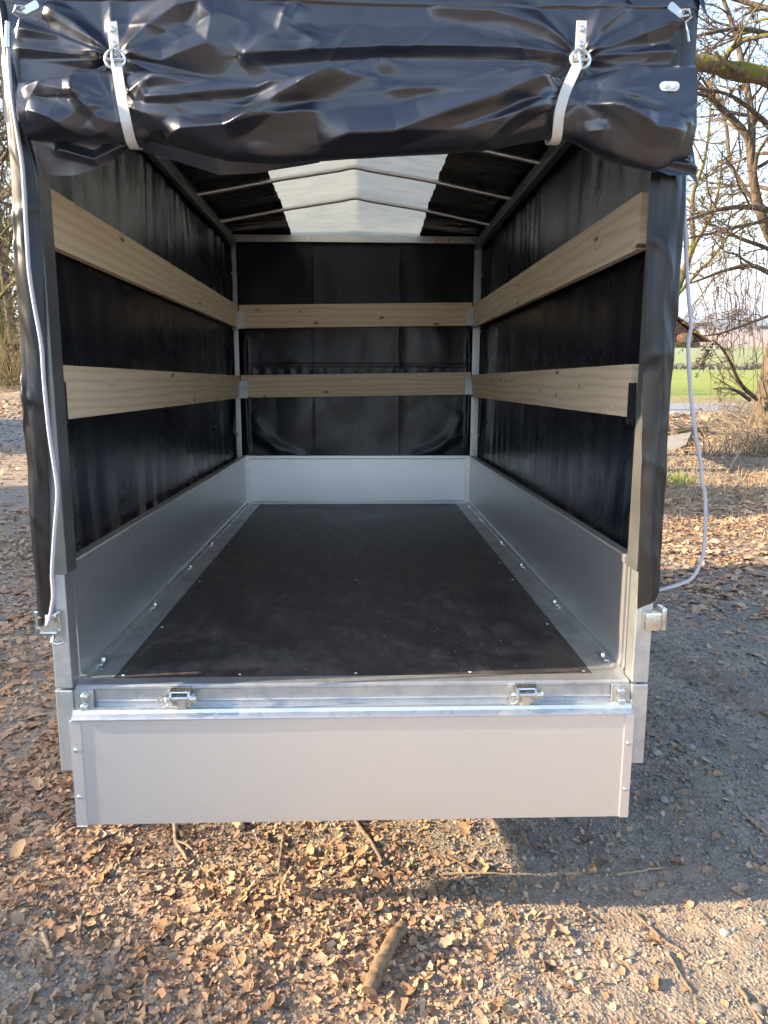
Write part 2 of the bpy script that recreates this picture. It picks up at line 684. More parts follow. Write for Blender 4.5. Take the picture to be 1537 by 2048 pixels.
    def grass(name, c1, c2, c3, sc=(1, 1, 1)):
        a = Mat(name)
        c = a.world(sc)
        n1 = a.noise(c, 0.12, 5, 0.6)
        n2 = a.noise(c, 1.7, 6, 0.7)
        col = a.ramp(n1, [(0.3, c1), (0.7, c2)])
        col = a.mix(a.val(n2, 0.5, 0.75, 0, 0.7), col, c3)
        a.set(col=col, rough=0.9, spec=0.2, nor=a.bump(n2, 0.6, 0.1))
        return a.m
    M['field'] = grass('green_winter_wheat', (0.19, 0.225, 0.035), (0.24, 0.265, 0.05), (0.20, 0.20, 0.05))
    M['verge'] = grass('dry_verge_grass', (0.20, 0.17, 0.075), (0.26, 0.21, 0.10), (0.12, 0.13, 0.05))
    M['field2'] = grass('pale_green_field', (0.19, 0.22, 0.06), (0.24, 0.25, 0.085), (0.24, 0.23, 0.10), (0.05, 0.2, 1))
    M['brownfield'] = grass('ploughed_field', (0.30, 0.205, 0.145), (0.34, 0.24, 0.17), (0.26, 0.20, 0.13), (0.02, 0.1, 1))
    M['hill'] = grass('wooded_hill', (0.05, 0.06, 0.045), (0.075, 0.085, 0.06), (0.09, 0.085, 0.06), (0.03, 0.03, 0.03))

    # leaves: tint per leaf
    stops = [(0.0, (0.20, 0.125, 0.08)), (0.2, (0.32, 0.19, 0.11)), (0.45, (0.46, 0.265, 0.14)), (0.62, (0.49, 0.32, 0.19)), (0.8, (0.53, 0.37, 0.25)), (1.0, (0.43, 0.25, 0.12))]
    for nm, kind in (('leaf', 'obj'), ('litter', 'attr')):
        a = Mat('dead_leaf_' + nm)
        if kind == 'obj':
            f = a.n('ShaderNodeObjectInfo').outputs['Random']
        else:
            at = a.n('ShaderNodeAttribute')
            at.attribute_name = 'tint'
            f = at.outputs['Fac']
        col = a.ramp(f, stops)
        v = a.noise(a.coords(), 14 if kind == 'obj' else 260, 5, 0.7)
        col = a.mix(a.val(v, 0.4, 0.75, 0, 0.55), col, (0.20, 0.125, 0.075))
        a.set(col=col, rough=0.75, spec=0.3, nor=a.bump(v, 0.6, 0.012 if kind == 'obj' else 0.0015))
        M[nm] = a.m
    for nm, kind in (('stone', 'obj'), ('pebble', 'attr')):
        a = Mat('grey_' + nm)
        if kind == 'obj':
            f = a.n('ShaderNodeObjectInfo').outputs['Random']
        else:
            at = a.n('ShaderNodeAttribute')
            at.attribute_name = 'tint'
            f = at.outputs['Fac']
        col = a.ramp(f, [(0, (0.13, 0.118, 0.10)), (0.35, (0.23, 0.21, 0.175)), (0.6, (0.31, 0.285, 0.24)), (0.85, (0.38, 0.35, 0.30)), (1, (0.45, 0.415, 0.36))])
        v = a.noise(a.coords(), 70, 4, 0.7)
        col = a.mix(a.val(v, 0.4, 0.8, 0, 0.5), col, (0.11, 0.10, 0.085))
        a.set(col=col, rough=0.85, nor=a.bump(v, 0.3, 0.003))
        M[nm] = a.m

    def bark(name, c1, c2, moss=None, mossamt=(0.5, 0.65), sc=(9, 9, 2.2), rel=1.0):
        a = Mat(name)
        c = a.coords(sc)
        v = a.voro(c, 1.6, 'DISTANCE_TO_EDGE')
        n1 = a.noise(c, 3, 6, 0.7)
        col = a.ramp(n1, [(0.3, c1), (0.7, c2)])
        col = a.mix(a.val(v, 0.12, 0.0, 0, 0.75), col, tuple(x * 0.35 for x in c1))
        if moss:
            g = a.n('ShaderNodeNewGeometry')
            sep = a.n('ShaderNodeSeparateXYZ')
            a.l(g.outputs['Normal'], sep.inputs[0])
            f = a.math('ADD', a.noise(a.coords(), 7, 5, 0.7), a.math('MULTIPLY', sep.outputs[2], 0.12))
            col = a.mix(a.val(f, *mossamt), col, moss)
        a.set(col=col, rough=0.9, spec=0.2, nor=a.bump(v, 0.6, 0.03 * rel, a.bump(n1, 0.5, 0.02 * rel)))
        return a.m
    M['bark'] = bark('oak_bark', (0.10, 0.075, 0.052), (0.19, 0.145, 0.10))
    M['mossbark'] = bark('mossy_bark', (0.14, 0.10, 0.07), (0.21, 0.155, 0.10), (0.135, 0.135, 0.022), (0.42, 0.56))
    M['twig'] = bark('twig_bark', (0.115, 0.083, 0.062), (0.20, 0.145, 0.105))
    M['twigtan'] = bark('lichen_twig_bark', (0.23, 0.18, 0.10), (0.36, 0.28, 0.165), (0.20, 0.20, 0.06), (0.5, 0.7))
    for nm, c1, c2 in (('stick', (0.12, 0.085, 0.06), (0.25, 0.185, 0.125)), ('stickpale', (0.27, 0.19, 0.115), (0.44, 0.33, 0.21)), ('barkstick', (0.085, 0.058, 0.036), (0.25, 0.17, 0.10))):
        a = Mat('dead_' + nm)
        v = a.noise(a.coords((1, 1, 1)), 34, 6, 0.75)
        v2 = a.noise(a.coords((1, 1, 1)), 150, 4, 0.7)
        col = a.ramp(v, [(0.32, c1), (0.55, c2), (0.75, tuple(x * 0.6 for x in c2))])
        a.set(col=a.mix(a.val(v2, 0.5, 0.7, 0, 0.5), col, tuple(x * 0.5 for x in c1)), rough=0.85, spec=0.25, nor=a.bump(v2, 0.6, 0.003, a.bump(v, 0.5, 0.006)))
        M[nm] = a.m
    M['mosswood'] = bark('mossy_timber', (0.19, 0.14, 0.085), (0.30, 0.225, 0.14), (0.20, 0.19, 0.03), (0.47, 0.6), sc=(14, 14, 4))
    M['timber'] = bark('weathered_timber', (0.09, 0.055, 0.04), (0.17, 0.105, 0.075), sc=(14, 14, 14))
    M['cutwood'] = bark('sawn_log_end', (0.27, 0.19, 0.11), (0.34, 0.25, 0.15), sc=(30, 30, 30), rel=0.1)
    M['tile'] = bark('mossy_clay_tile', (0.12, 0.065, 0.045), (0.20, 0.12, 0.08), (0.19, 0.18, 0.03), (0.5, 0.62), sc=(20, 20, 20))
    M['drygrass'] = bark('dry_grass', (0.30, 0.24, 0.15), (0.42, 0.34, 0.22), sc=(3, 3, 3))
    M['brush'] = bark('dry_brushwood', (0.24, 0.19, 0.13), (0.40, 0.33, 0.24), sc=(3, 3, 3))
    a = Mat('evergreen_leaf')
    c = a.world()
    a.set(col=a.ramp(a.noise(c, 1.5, 3), [(0.3, (0.035, 0.06, 0.018)), (0.7, (0.075, 0.105, 0.03))]), rough=0.55)
    M['evergreen'] = a.m
    a = Mat('olive_leaf')
    c = a.world()
    a.set(col=a.ramp(a.noise(c, 1.5, 3), [(0.3, (0.12, 0.115, 0.035)), (0.7, (0.21, 0.18, 0.07))]), rough=0.6)
    M['olive'] = a.m
    a = Mat('green_grass')
    c = a.world()
    a.set(col=a.ramp(a.noise(c, 9, 3), [(0.3, (0.08, 0.14, 0.02)), (0.7, (0.17, 0.22, 0.05))]), rough=0.7)
    M['greengrass'] = a.m
    a = Mat('hedge_brown')
    c = a.world()
    a.set(col=a.ramp(a.noise(c, 0.9, 4), [(0.3, (0.075, 0.07, 0.042)), (0.7, (0.14, 0.125, 0.075))]), rough=0.9)
    M['hedge'] = a.m


mats()

# ------------------------------------------------------------------ terrain
PY = np.array([-6000, -100, -12, 0, 20, 22, 60, 150, 300, 700, 2500, 9000.0])
PZ = np.array([4.0, 3.0, 12 * SLOPE, 0, -20 * SLOPE, -1.17, -4.0, -10.6, -19.7, -31.0, -33.0, -33.0])


def base_z(Y):
    return np.interp(Y, PY, PZ)


def wood_z(X, Y):
    z = np.interp(Y, [-100, 0, 20, 26, 40, 150], [5.24, 0, -20 * SLOPE, -1.0, -0.9, -0.5])
    return z


def relief(X, Y):
    near = sstep(14, 6, np.hypot(X, Y - 2))
    z = 0.030 * fbm(X * 1.3, Y * 1.3, 3, 3) + 0.012 * fbm(X * 7, Y * 7, 3, 8) + 0.006 * fbm(X * 32, Y * 32, 2, 21)
    # wheel rut on the right-hand side
    d = (X - 1.35) * 0.9 + (Y - 1.5) * 0.38
    z = z - 0.03 * np.exp(-(d / 0.09) ** 2) * sstep(0.2, 0.8, Y) * sstep(3.6, 2.6, Y) + 0.014 * np.exp(-((d - 0.2) / 0.09) ** 2) * sstep(0.2, 0.8, Y) * sstep(3.6, 2.6, Y)
    # raked-up heap of leaves in the foreground
    z = z + 0.035 * np.exp(-(((X + 0.12) / 0.45) ** 2 + ((Y + 0.12) / 0.3) ** 2))
    return z * near


def yard(X, Y):
    return base_z(Y) + relief(X, Y)


def spread(lo, hi, step, a, b, growth=1.16):
    """dense steps between lo and hi, then growing steps out to a and b"""
    mid = list(np.arange(lo, hi + 1e-6, step))
    s, x, up = step, mid[-1], []
    while x < b:
        s *= growth
        x = min(b, x + s)
        up.append(x)
    s, x, dn = step, mid[0], []
    while x > a:
        s *= growth
        x = max(a, x - s)
        dn.append(x)
    return np.array(dn[::-1] + mid + up)


def terrain(name, xs, ys, zf, mat):
    X, Y = np.meshgrid(xs, ys, indexing='ij')
    P = np.stack([X, Y, zf(X, Y)], -1)
    o = sheet(P, name, mat)
    return tag(o, kind='structure')


ground = terrain('ground', spread(-2.2, 2.6, 0.0165, -900, 900), spread(-0.75, 2.6, 0.0165, -900, 16.5), yard, M['ground'])
terrain('woodland_floor', spread(-22, 2, 0.5, -900, 2), np.arange(16.5, 151, 1.2), lambda X, Y: np.where(Y < 16.6, base_z(Y), wood_z(X, Y) + 0.5 * fbm(X * 0.25, Y * 0.25, 3, 4) * sstep(16.5, 24, Y)), M['woodfloor'])
terrain('road', spread(2, 14, 1.0, 2, 900), np.linspace(16.5, 20.5, 6), lambda X, Y: base_z(Y), M['asphalt'])
terrain('verge', spread(2, 14, 0.4, 2, 900), np.linspace(20.5, 25, 12), lambda X, Y: base_z(Y) + 0.12 * fbm(X * 0.7, Y * 0.7, 3, 6) * sstep(20.5, 21.5, Y) * sstep(25, 24, Y), M['verge'])
terrain('wheat_field', spread(2, 200, 8, 2, 3000), spread(25, 60, 1.5, 25, 300), lambda X, Y: base_z(Y), M['field'])
terrain('pale_field', spread(2, 400, 20, 2, 4000), np.linspace(300, 830, 30), lambda X, Y: base_z(Y), M['field2'])
terrain('ploughed_field', spread(2, 800, 40, 2, 5000), np.linspace(830, 1950, 24), lambda X, Y: base_z(Y), M['brownfield'])
terrain('far_plain', spread(2, 1000, 60, 2, 6000), np.linspace(1950, 8800, 30), lambda X, Y: base_z(Y) + 0 * X, M['field2'])
for nm, y0, w, h, sd in (('hills', 4200, 700, 62, 3), ('far_hills', 7600, 900, 175, 9)):
    terrain(nm, np.linspace(2, 6000, 160), np.linspace(y0 - w, y0 + w, 24),
            lambda X, Y, y0=y0, w=w, h=h, sd=sd: base_z(Y) - 1 + (h * (0.62 + 0.8 * fbm(X / 1500, Y / 1500, 4, sd))) * np.cos((Y - y0) / w * math.pi / 2) ** 2, M['hill'])
tr = terrain('path', np.linspace(-40, -0.5, 120), np.linspace(9.6, 15.2, 30), lambda X, Y: yard(X, Y) + 0.006 + 0.02 * fbm(X, Y, 3, 2) * 0 - 0.02 * (np.abs(Y - 12.4) > 2.6), M['track'])


def blob_mass(name, segs, mat, kind='stuff', label=None, cat=None, seed=1):
    """a hedge or far wood: uneven mass of many small faceted clumps"""
    r = np.random.default_rng(seed)
    ico = bmesh.new()
    bmesh.ops.create_icosphere(ico, subdivisions=1, radius=1.0)
    iv = np.array([v.co[:] for v in ico.verts])
    jf = np.array([[v.index for v in f.verts] for f in ico.faces])
    ico.free()
    Vs, Fs, n = [], [], 0
    for (c, s) in segs:
        v = iv * (1 + r.uniform(-0.35, 0.35, (len(iv), 1))) * np.array(s) + np.array(c)
        Vs.append(v)
        Fs.append(jf + n)
        n += len(iv)
    o = make_obj(name, np.concatenate(Vs), np.concatenate(Fs), mat)
    return tag(o, label, cat, kind=kind)


r_ = np.random.default_rng(3)
seg = []
for k in range(900):
    x = r_.uniform(60, 330)
    y = 296 + r_.uniform(-4, 4) + 0.04 * (x - 150)
    h = 3.6 * (0.6 + 0.5 * (0.5 + noise2(x / 9, 0.3)))
    seg.append(((x, y, base_z(y) + r_.uniform(0.1, 0.8) * h), (r_.uniform(0.5, 1.1), r_.uniform(0.5, 1.1), r_.uniform(0.5, 1.0))))
blob_mass('hedge', seg, M['hedge'], label='bare brown hedge between the two green fields', cat='hedge')
seg = []
for k in range(1300):
    x = r_.uniform(500, 1800)
    y = 1985 + r_.uniform(-20, 60)
    h = 17 * (0.6 + 0.5 * (0.5 + noise2(x / 60, 0.7)))
    seg.append(((x, y, base_z(y) + r_.uniform(0.1, 0.85) * h), (r_.uniform(4, 9), r_.uniform(4, 9), r_.uniform(3, 6))))
blob_mass('distant_wood', seg, M['hill'], label='distant dark wood beyond the ploughed field', cat='wood', seed=5)


# ------------------------------------------------------------------ the trailer
LEN = 2.64
trailer = empty('cargo_trailer', (0, 0, 0), (-TILT, 0, 0))
tag(trailer, 'galvanised box trailer with raised black tarpaulin cover, tailgate hanging open', 'trailer')
OFF = (0, 0, DECK)


def part(mb, name, mat, parent=None, smooth=None, label=None):
    """a part of the trailer, built in the frame whose zero is the load floor"""
    o = mb.build(name, mat, parent or trailer)
    if parent is None:
        o.location = OFF
    if smooth:
        auto_smooth(o, smooth)
    else:
        fix_normals(o)
    if label:
        o['label'] = label
    return o


def copies(mesh_obj, spots, parent, name):
    """further pieces sharing the first one's mesh; the first is moved to spots[0]"""
    mesh_obj.location = spots[0]
    for s in spots[1:]:
        c = mesh_obj.copy()
        COL.objects.link(c)
        c.name = name
        c.parent = parent
        c.location = s


DOME = [(0.0062, 0.0), (0.0062, 0.0008), (0.0052, 0.0022), (0.003, 0.0032), (0.0012, 0.0034)]


def screws(parent, spots, axis, mat='zinc', size=1.0, name='screw'):
    mb = MB().lathe([(r * size, h * size) for r, h in DOME], (0, 0, 0), axis, 10)
    o = mb.build(name, M[mat], parent)
    auto_smooth(o, 50)
    copies(o, spots, parent, name)


# floor board
fl = part(MB().box(-0.570, 0.570, 0.004, LEN - 0.035, -0.018, 0.002, 0.001), 'floor_panel', M['ply'])
sp = [(x, 0.022, 0.002) for x in (-0.553, -0.277, 0.0, 0.277, 0.553)]
sp += [(s * 0.555, y, 0.002) for s in (-1, 1) for y in (0.38, 0.88, 1.13, 1.49, 1.78, 2.2, 2.5)]
sp += [(-0.006, y, 0.002) for y in (0.89, 1.33, 1.78, 2.2)]
screws(fl, sp, (0, 0, 1), 'zinc', 0.72)
# crumbs of soil and grit carried onto the floor, most of them near the rear edge
gr = np.random.default_rng(77)
gx, gyy = gr.uniform(-0.54, 0.54, 260), np.abs(gr.normal(0, 0.5, 260)) + 0.01
gx = np.where(gr.random(260) < 0.5, gr.normal(0.28, 0.12, 260), gx)
gmb = MB()
for x_, y_ in zip(gx, gyy):
    if abs(x_) < 0.55 and y_ < 2.5:
        q_ = gr.uniform(0.0007, 0.0022)
        k_ = gr.normal(0, 0.4, 6) + 1
        gmb.add([(x_ + q_ * k_[0], y_, 0.0022), (x_ - q_ * k_[1], y_ + q_ * 0.3, 0.0022), (x_, y_ + q_ * k_[2], 0.0022), (x_, y_ - q_ * k_[3], 0.0022), (x_, y_, 0.0022 + q_ * k_[4] * 0.8)], [(0, 2, 4), (2, 1, 4), (1, 3, 4), (3, 0, 4)])
a_ = Mat('pale_grit')
a_.set(col=(0.22, 0.19, 0.15), rough=0.9)
tag(gmb.build('floor_grit', a_.m, fl), kind='stuff')
# steel strips on either side, with the clamps that hold the walls
for s in (-1, 1):
    mb = MB().prism([(s * 0.5705, -0.010), (s * 0.5705, 0.0035), (s * 0.628, 0.0035), (s * 0.636, 0.009), (s * 0.647, 0.009), (s * 0.647, -0.010)], 'Y', 0.0, LEN - 0.03)
    st_ = part(mb, 'floor_strip', M['galv'])
    cl = MB().box(-0.007, 0.007, -0.03, 0.03, 0.0, 0.005, 0.0015).lathe([(0.0075, 0.004), (0.0075, 0.009), (0.005, 0.013), (0.002, 0.014)], (0, 0, 0), (0, 0, 1), 8)
    o = cl.build('wall_clamp', M['zinc'], st_)
    auto_smooth(o, 40)
    copies(o, [(s * 0.626, y, 0.006) for y in (0.10, 0.57, 1.06, 1.47, 2.05, 2.45)], st_, 'wall_clamp')
# side walls and front wall: hollow aluminium planks with folded lips
HP = 0.283
for s in (-1, 1):
    x = s * 0.650
    prof = [(x, 0.0), (x - s * 0.003, 0.012), (x, 0.018), (x, HP - 0.020), (x - s * 0.004, HP - 0.016), (x - s * 0.004, HP - 0.001), (x, HP + 0.002), (x + s * 0.024, HP + 0.002), (x + s * 0.024, -0.02), (x, -0.02)]
    part(MB().prism(prof, 'Y', 0.012, LEN - 0.03), 'side_wall', M['alu'])
yf = LEN - 0.028
prof = [(yf, -0.02), (yf, 0.012), (yf - 0.003, 0.014), (yf, 0.018), (yf, HP - 0.020), (yf - 0.004, HP - 0.016), (yf - 0.004, HP), (yf + 0.024, HP), (yf + 0.024, -0.02)]
fw = part(MB().prism(prof, 'X', -0.626, 0.626), 'front_wall', M['alu'])
for s in (-1, 1):
    es = MB().box(s * 0.6265, s * 0.6485, yf - 0.006, yf + 0.02, -0.018, HP, 0.0015).build('edge_strip', M['edge'], fw)
    fix_normals(es)
screws(fw, [(s * 0.637, yf - 0.006, z) for s in (-1, 1) for z in (0.10, 0.20)], (0, -1, 0), 'zinc', 0.9)

# rear sill
prof = [(0.003, 0.003), (-0.036, 0.003), (-0.041, -0.001), (-0.041, -0.006), (-0.036, -0.010), (-0.036, -0.034), (-0.038, -0.037), (-0.036, -0.040), (-0.036, -0.105), (0.0, -0.105), (0.003, -0.05)]
part(MB().prism(prof, 'X', -0.6435, 0.6435), 'rear_sill', M['galv'])

# rear corner posts below the cover
for s in (-1, 1):
    mb = MB()
    xo, xi = s * 0.686, s * 0.6465
    mb.prism([(min(xo, xi), -0.203), (max(xo, xi), -0.203), (max(xo, xi), -0.004), (min(xo, xi), -0.004)], 'Y', -0.052, -0.004)
    mb.prism([(min(xo, xi), 0.0), (max(xo, xi), 0.0), (max(xo, xi), 0.30), (min(xo, xi), 0.30)], 'Y', -0.050, -0.002)
    po = part(mb, 'corner_post', M['galv'])
    bev = po.modifiers.new('edge', 'BEVEL')
    bev.width = 0.003
    bev.segments = 2
    # gusset with the two bolts
    g = MB().prism([(s * 0.6455, -0.006), (s * 0.604, -0.006), (s * 0.602, -0.008), (s * 0.602, -0.060), (s * 0.6455, -0.075)], 'Y', -0.0462, -0.0405)
    g = g.build('gusset', M['galv'], po)
    fix_normals(g)
    b = MB().lathe([(0.0125, 0), (0.0125, 0.002), (0.0095, 0.002), (0.009, 0.007), (0.0055, 0.0095), (0.003, 0.0095), (0.003, 0.006)], (0, 0, 0), (0, -1, 0), 12).build('bolt', M['zinc'], po)
    auto_smooth(b, 40)
    copies(b, [(s * 0.622, -0.0462, -0.021), (s * 0.624, -0.0462, -0.046)], po, 'bolt')
    # eccentric latch that locks the tailgate
    la = empty('tailgate_latch')
    la.parent = trailer
    la.location = OFF
    hz = 0.155
    mb = MB()
    mb.box(s * (0.668 if s < 0 else 0.660), s * (0.694 if s < 0 else 0.699), -0.072, -0.051, hz - (0.014 if s < 0 else 0.022), hz + 0.022, 0.006)
    o = part(mb, 'latch_body', M['zinc'], la, 40)
    mb = MB()
    mb.box(s * 0.701, s * (0.709 if s < 0 else 0.713), -0.064, -0.030, hz - (0.006 if s < 0 else 0.024), hz + 0.030, 0.0035)
    mb.tube([(s * 0.69, -0.05, hz + 0.006), (s * (0.706 if s < 0 else 0.716), -0.05, hz + 0.006)], 0.005, 10)
    o = part(mb, 'latch_keeper', M['zinc'], la, 40)
    mb = MB()
    if s < 0:
        mb.tube([(-0.672, -0.066, hz - 0.022), (-0.676, -0.073, hz - 0.035), (-0.664, -0.074, hz - 0.040), (-0.653, -0.066, hz - 0.038)], 0.0045, 8)
        part(mb, 'latch_lever', M['zinc'], la, 40)
        part(MB().tube([(-0.664, -0.052, hz + 0.028), (-0.672, -0.066, hz + 0.024)], 0.006, 8), 'latch_pin', M['zinc'], la, 40)

# tailgate hanging down
tg = empty('tailgate')
tg.parent = trailer
tg.location = OFF
yg = -0.060
prof = [(yg, -0.074), (yg, -0.334), (yg + 0.022, -0.334), (yg + 0.022, -0.052), (yg + 0.012, -0.050), (yg + 0.012, -0.062), (yg + 0.003, -0.068), (yg + 0.003, -0.074)]
part(MB().prism(prof, 'X', -0.631, 0.631), 'gate_panel', M['alu'], tg)
prof = [(yg - 0.0025, -0.0735), (yg - 0.008, -0.0720), (yg - 0.0085, -0.0690), (yg - 0.004, -0.0655), (yg + 0.004, -0.0600), (yg + 0.007, -0.0520), (yg + 0.012, -0.0490), (yg + 0.0235, -0.0500), (yg + 0.0235, -0.0735)]
part(MB().prism(prof, 'X', -0.648, 0.648), 'top_lip', M['edge'], tg)
for s in (-1, 1):
    es = part(MB().box(s * 0.631, s * 0.653, yg - 0.003, yg + 0.024, -0.336, -0.0745, 0.0015), 'edge_strip', M['alu'], tg)
screws(tg, [(s * 0.643, yg - 0.003, z) for s in (-1, 1) for z in (-0.145, -0.262)], (0, -1, 0), 'zinc', 1.0, 'rivet')

# hinges
for xh in (-0.400, 0.398):
    hg = empty('hinge')
    hg.parent = trailer
    hg.location = OFF
    mb = MB()
    mb.box(xh - 0.024, xh + 0.020, -0.0462, -0.0405, -0.052, 0.000, 0.002)
    mb.prism([(-0.041, 0.000), (-0.060, -0.006), (-0.068, -0.018), (-0.068, -0.026), (-0.060, -0.034), (-0.041, -0.040)], 'X', xh - 0.0245, xh - 0.0195)
    mb.prism([(-0.041, 0.000), (-0.060, -0.006), (-0.068, -0.018), (-0.068, -0.026), (-0.060, -0.034), (-0.041, -0.040)], 'X', xh + 0.0165, xh + 0.0215)
    mb.prism([(-0.046, -0.001), (-0.062, -0.0055), (-0.063, -0.0085), (-0.046, -0.004)], 'X', xh - 0.0195, xh + 0.0165)
    part(mb, 'hinge_bracket', M['zinc'], hg, 30)
    mb = MB()
    mb.tube([(xh - 0.040, -0.060, -0.022), (xh + 0.036, -0.060, -0.022)], 0.0055, 12)
    mb.lathe([(0.011, 0.0), (0.011, 0.010), (0.008, 0.015), (0.002, 0.016)], (xh + 0.0215, -0.060, -0.022), (1, 0, 0), 12)
    mb.lathe([(0.009, 0.0), (0.010, 0.006), (0.006, 0.011), (0.001, 0.012)], (xh - 0.0245, -0.060, -0.022), (-1, 0, 0), 12)
    mb.tube([(xh - 0.036 + 0.012 * math.cos(t), -0.070 + 0.003 * math.sin(t * 2), -0.026 + 0.013 * math.sin(t)) for t in np.linspace(0, 6.0, 14)], 0.0018, 6)
    part(mb, 'hinge_pin', M['zinc'], hg, 40)
    mb = MB()
    mb.prism([(-0.0535, -0.030), (-0.0535, -0.060), (-0.0490, -0.060), (-0.0490, -0.030)], 'X', xh - 0.010, xh + 0.009)
    part(mb, 'hinge_strap', M['edge'], hg, 30)

# chassis, axle, wheels, drawbar
mb = MB()
for s in (-1, 1):
    mb.box(s * 0.60, s * 0.645, 0.01, LEN + 0.02, -0.115, -0.022)
mb.box(-0.6, 0.6, 0.9, 0.96, -0.10, -0.02).box(-0.6, 0.6, 1.75, 1.81, -0.10, -0.02)
part(mb, 'chassis_frame', M['galv'])
part(MB().box(-0.45, 0.45, 1.37, 1.43, -0.30, -0.24, 0.006).box(-0.40, -0.34, 1.30, 1.50, -0.26, -0.10).box(0.34, 0.40, 1.30, 1.50, -0.26, -0.10), 'axle', M['galv'])
YW = 1.40
zg = float(base_z(YW * ct + (-0.35 + DECK) * st))
zl = (zg + YW * st) / ct - DECK      # ground height under the axle in the trailer's frame
RW = 0.285
for s in (-1, 1):
    w = empty('wheel')
    w.parent = trailer
    w.location = OFF
    pr = [(0.175, -0.075), (0.255, -0.08), (RW - 0.006, -0.06), (RW, -0.03), (RW, 0.03), (RW - 0.006, 0.06), (0.255, 0.08), (0.175, 0.075)]
    part(MB().lathe(pr, (s * 0.50, YW, zl + RW - 0.006), (s, 0, 0), 36), 'tyre', M['rubber'], w, 40)
    pr = [(0.172, -0.07), (0.172, 0.055), (0.150, 0.050), (0.10, 0.035), (0.05, 0.045), (0.03, 0.06), (0.005, 0.062)]
    part(MB().lathe(pr, (s * 0.50, YW, zl + RW - 0.006), (s, 0, 0), 28), 'rim', M['zinc'], w, 40)
mb = MB()
mb.tube([(0, 1.4, -0.16), (0, 4.05, -0.13)], 0.04, 4)
for s in (-1, 1):
    mb.tube([(s * 0.58, 1.9, -0.14), (0, 3.55, -0.135)], 0.03, 4)
part(mb, 'drawbar', M['galv'])
part(MB().tube([(0, 4.05, -0.11), (0, 4.22, -0.10), (0, 4.30, -0.13)], [0.045, 0.04, 0.035], 10), 'coupling_head', M['zinc'], None, 40)
jy = 3.85
jz = (float(base_z(jy * ct)) + jy * st) / ct - DECK
jw = empty('jockey_wheel')
jw.parent = trailer
jw.location = OFF
part(MB().tube([(0.09, jy, 0.25), (0.09, jy, jz + 0.12)], 0.03, 10), 'jockey_post', M['zinc'], jw, 40)
part(MB().lathe([(0.03, -0.03), (0.09, -0.03), (0.10, -0.015), (0.10, 0.015), (0.09, 0.03), (0.03, 0.03)], (0.09, jy, jz + 0.095), (1, 0, 0), 20), 'jockey_tyre', M['rubber'], jw, 40)

# cover frame --------------------------------------------------------------
XL, XR = -0.662, 0.645          # inner faces of the boards
EV = 1.46                       # eaves
for (x0, x1, ff) in ((-0.700, XL - 0.004, 1), (XR + 0.002, 0.688, 1)):
    y0, y1 = (LEN - 0.050, LEN - 0.012)
    u = part(MB().prism([(x0, y0), (x1, y0), (x1, y0 + 0.004), (x0 + 0.004, y0 + 0.004), (x0 + 0.004, y1), (x0, y1)] if x0 < 0 else
                        [(x0, y0), (x1, y0), (x1, y1), (x1 - 0.004, y1), (x1 - 0.004, y0 + 0.004), (x0, y0 + 0.004)], 'Z', 0.262, EV), 'front_upright', M['edge'])
    screws(u, [((x0 + x1) / 2, y0, 0.29), ((x0 + x1) / 2, y0, 0.31)], (0, -1, 0), 'zinc', 0.9, 'bolt')
for s in (-1, 1):
    a_, b_ = s * 0.637, s * 0.690
    x0, x1 = min(a_, b_), max(a_, b_)
    mb = MB().prism([(x0, -0.058), (x1, -0.058), (x1, 0.0), (x1 - 0.0, 0.002), (x0, 0.002)], 'Z', 0.270, EV)
    ru = part(mb, 'rear_upright', M['darksteel'])
    bv = ru.modifiers.new('edge', 'BEVEL')
    bv.width = 0.004
    bv.segments = 2
part(MB().box(-0.700, 0.690, LEN - 0.046, LEN - 0.010, EV + 0.001, EV + 0.037, 0.002), 'front_crossbar', M['edge'])
part(MB().box(-0.690, 0.690, -0.052, -0.012, EV + 0.001, EV + 0.035, 0.002), 'rear_crossbar', M['edge'])
for (x0, x1) in ((-0.684, -0.660), (0.646, 0.676)):
    part(MB().box(x0, x1, -0.010, LEN - 0.048, EV - 0.034, EV + 0.012, 0.003), 'eave_rail', M['darksteel'])
RIDGE = 1.585
for yb in (0.58, 1.09, 1.60, 2.11):
    pts = [(-0.676, EV + 0.004), (-0.62, EV + 0.014), (-0.3, EV + 0.073)]
    pts += [(-0.06, RIDGE - 0.014), (-0.02, RIDGE - 0.005), (0.0, RIDGE - 0.003), (0.02, RIDGE - 0.005), (0.06, RIDGE - 0.014), (0.3, EV + 0.075), (0.61, EV + 0.014), (0.662, EV + 0.004)]
    part(MB().tube([(x - 0.008, yb, z - 0.004) for x, z in pts], 0.0095, 12), 'roof_bow', M['edge'], None, 40)


# boards -------------------------------------------------------------------
def plank(length, height, loc, rotz):
    bm_ = MB().box(-length / 2, length / 2, -0.011, 0.011, -height / 2, height / 2, 0.0015)
    o = bm_.build('plank', M['wood'], trailer)
    fix_normals(o)
    o.location = (loc[0], loc[1], loc[2] + DECK)
    o.rotation_euler = (0, 0, rotz)
    return o


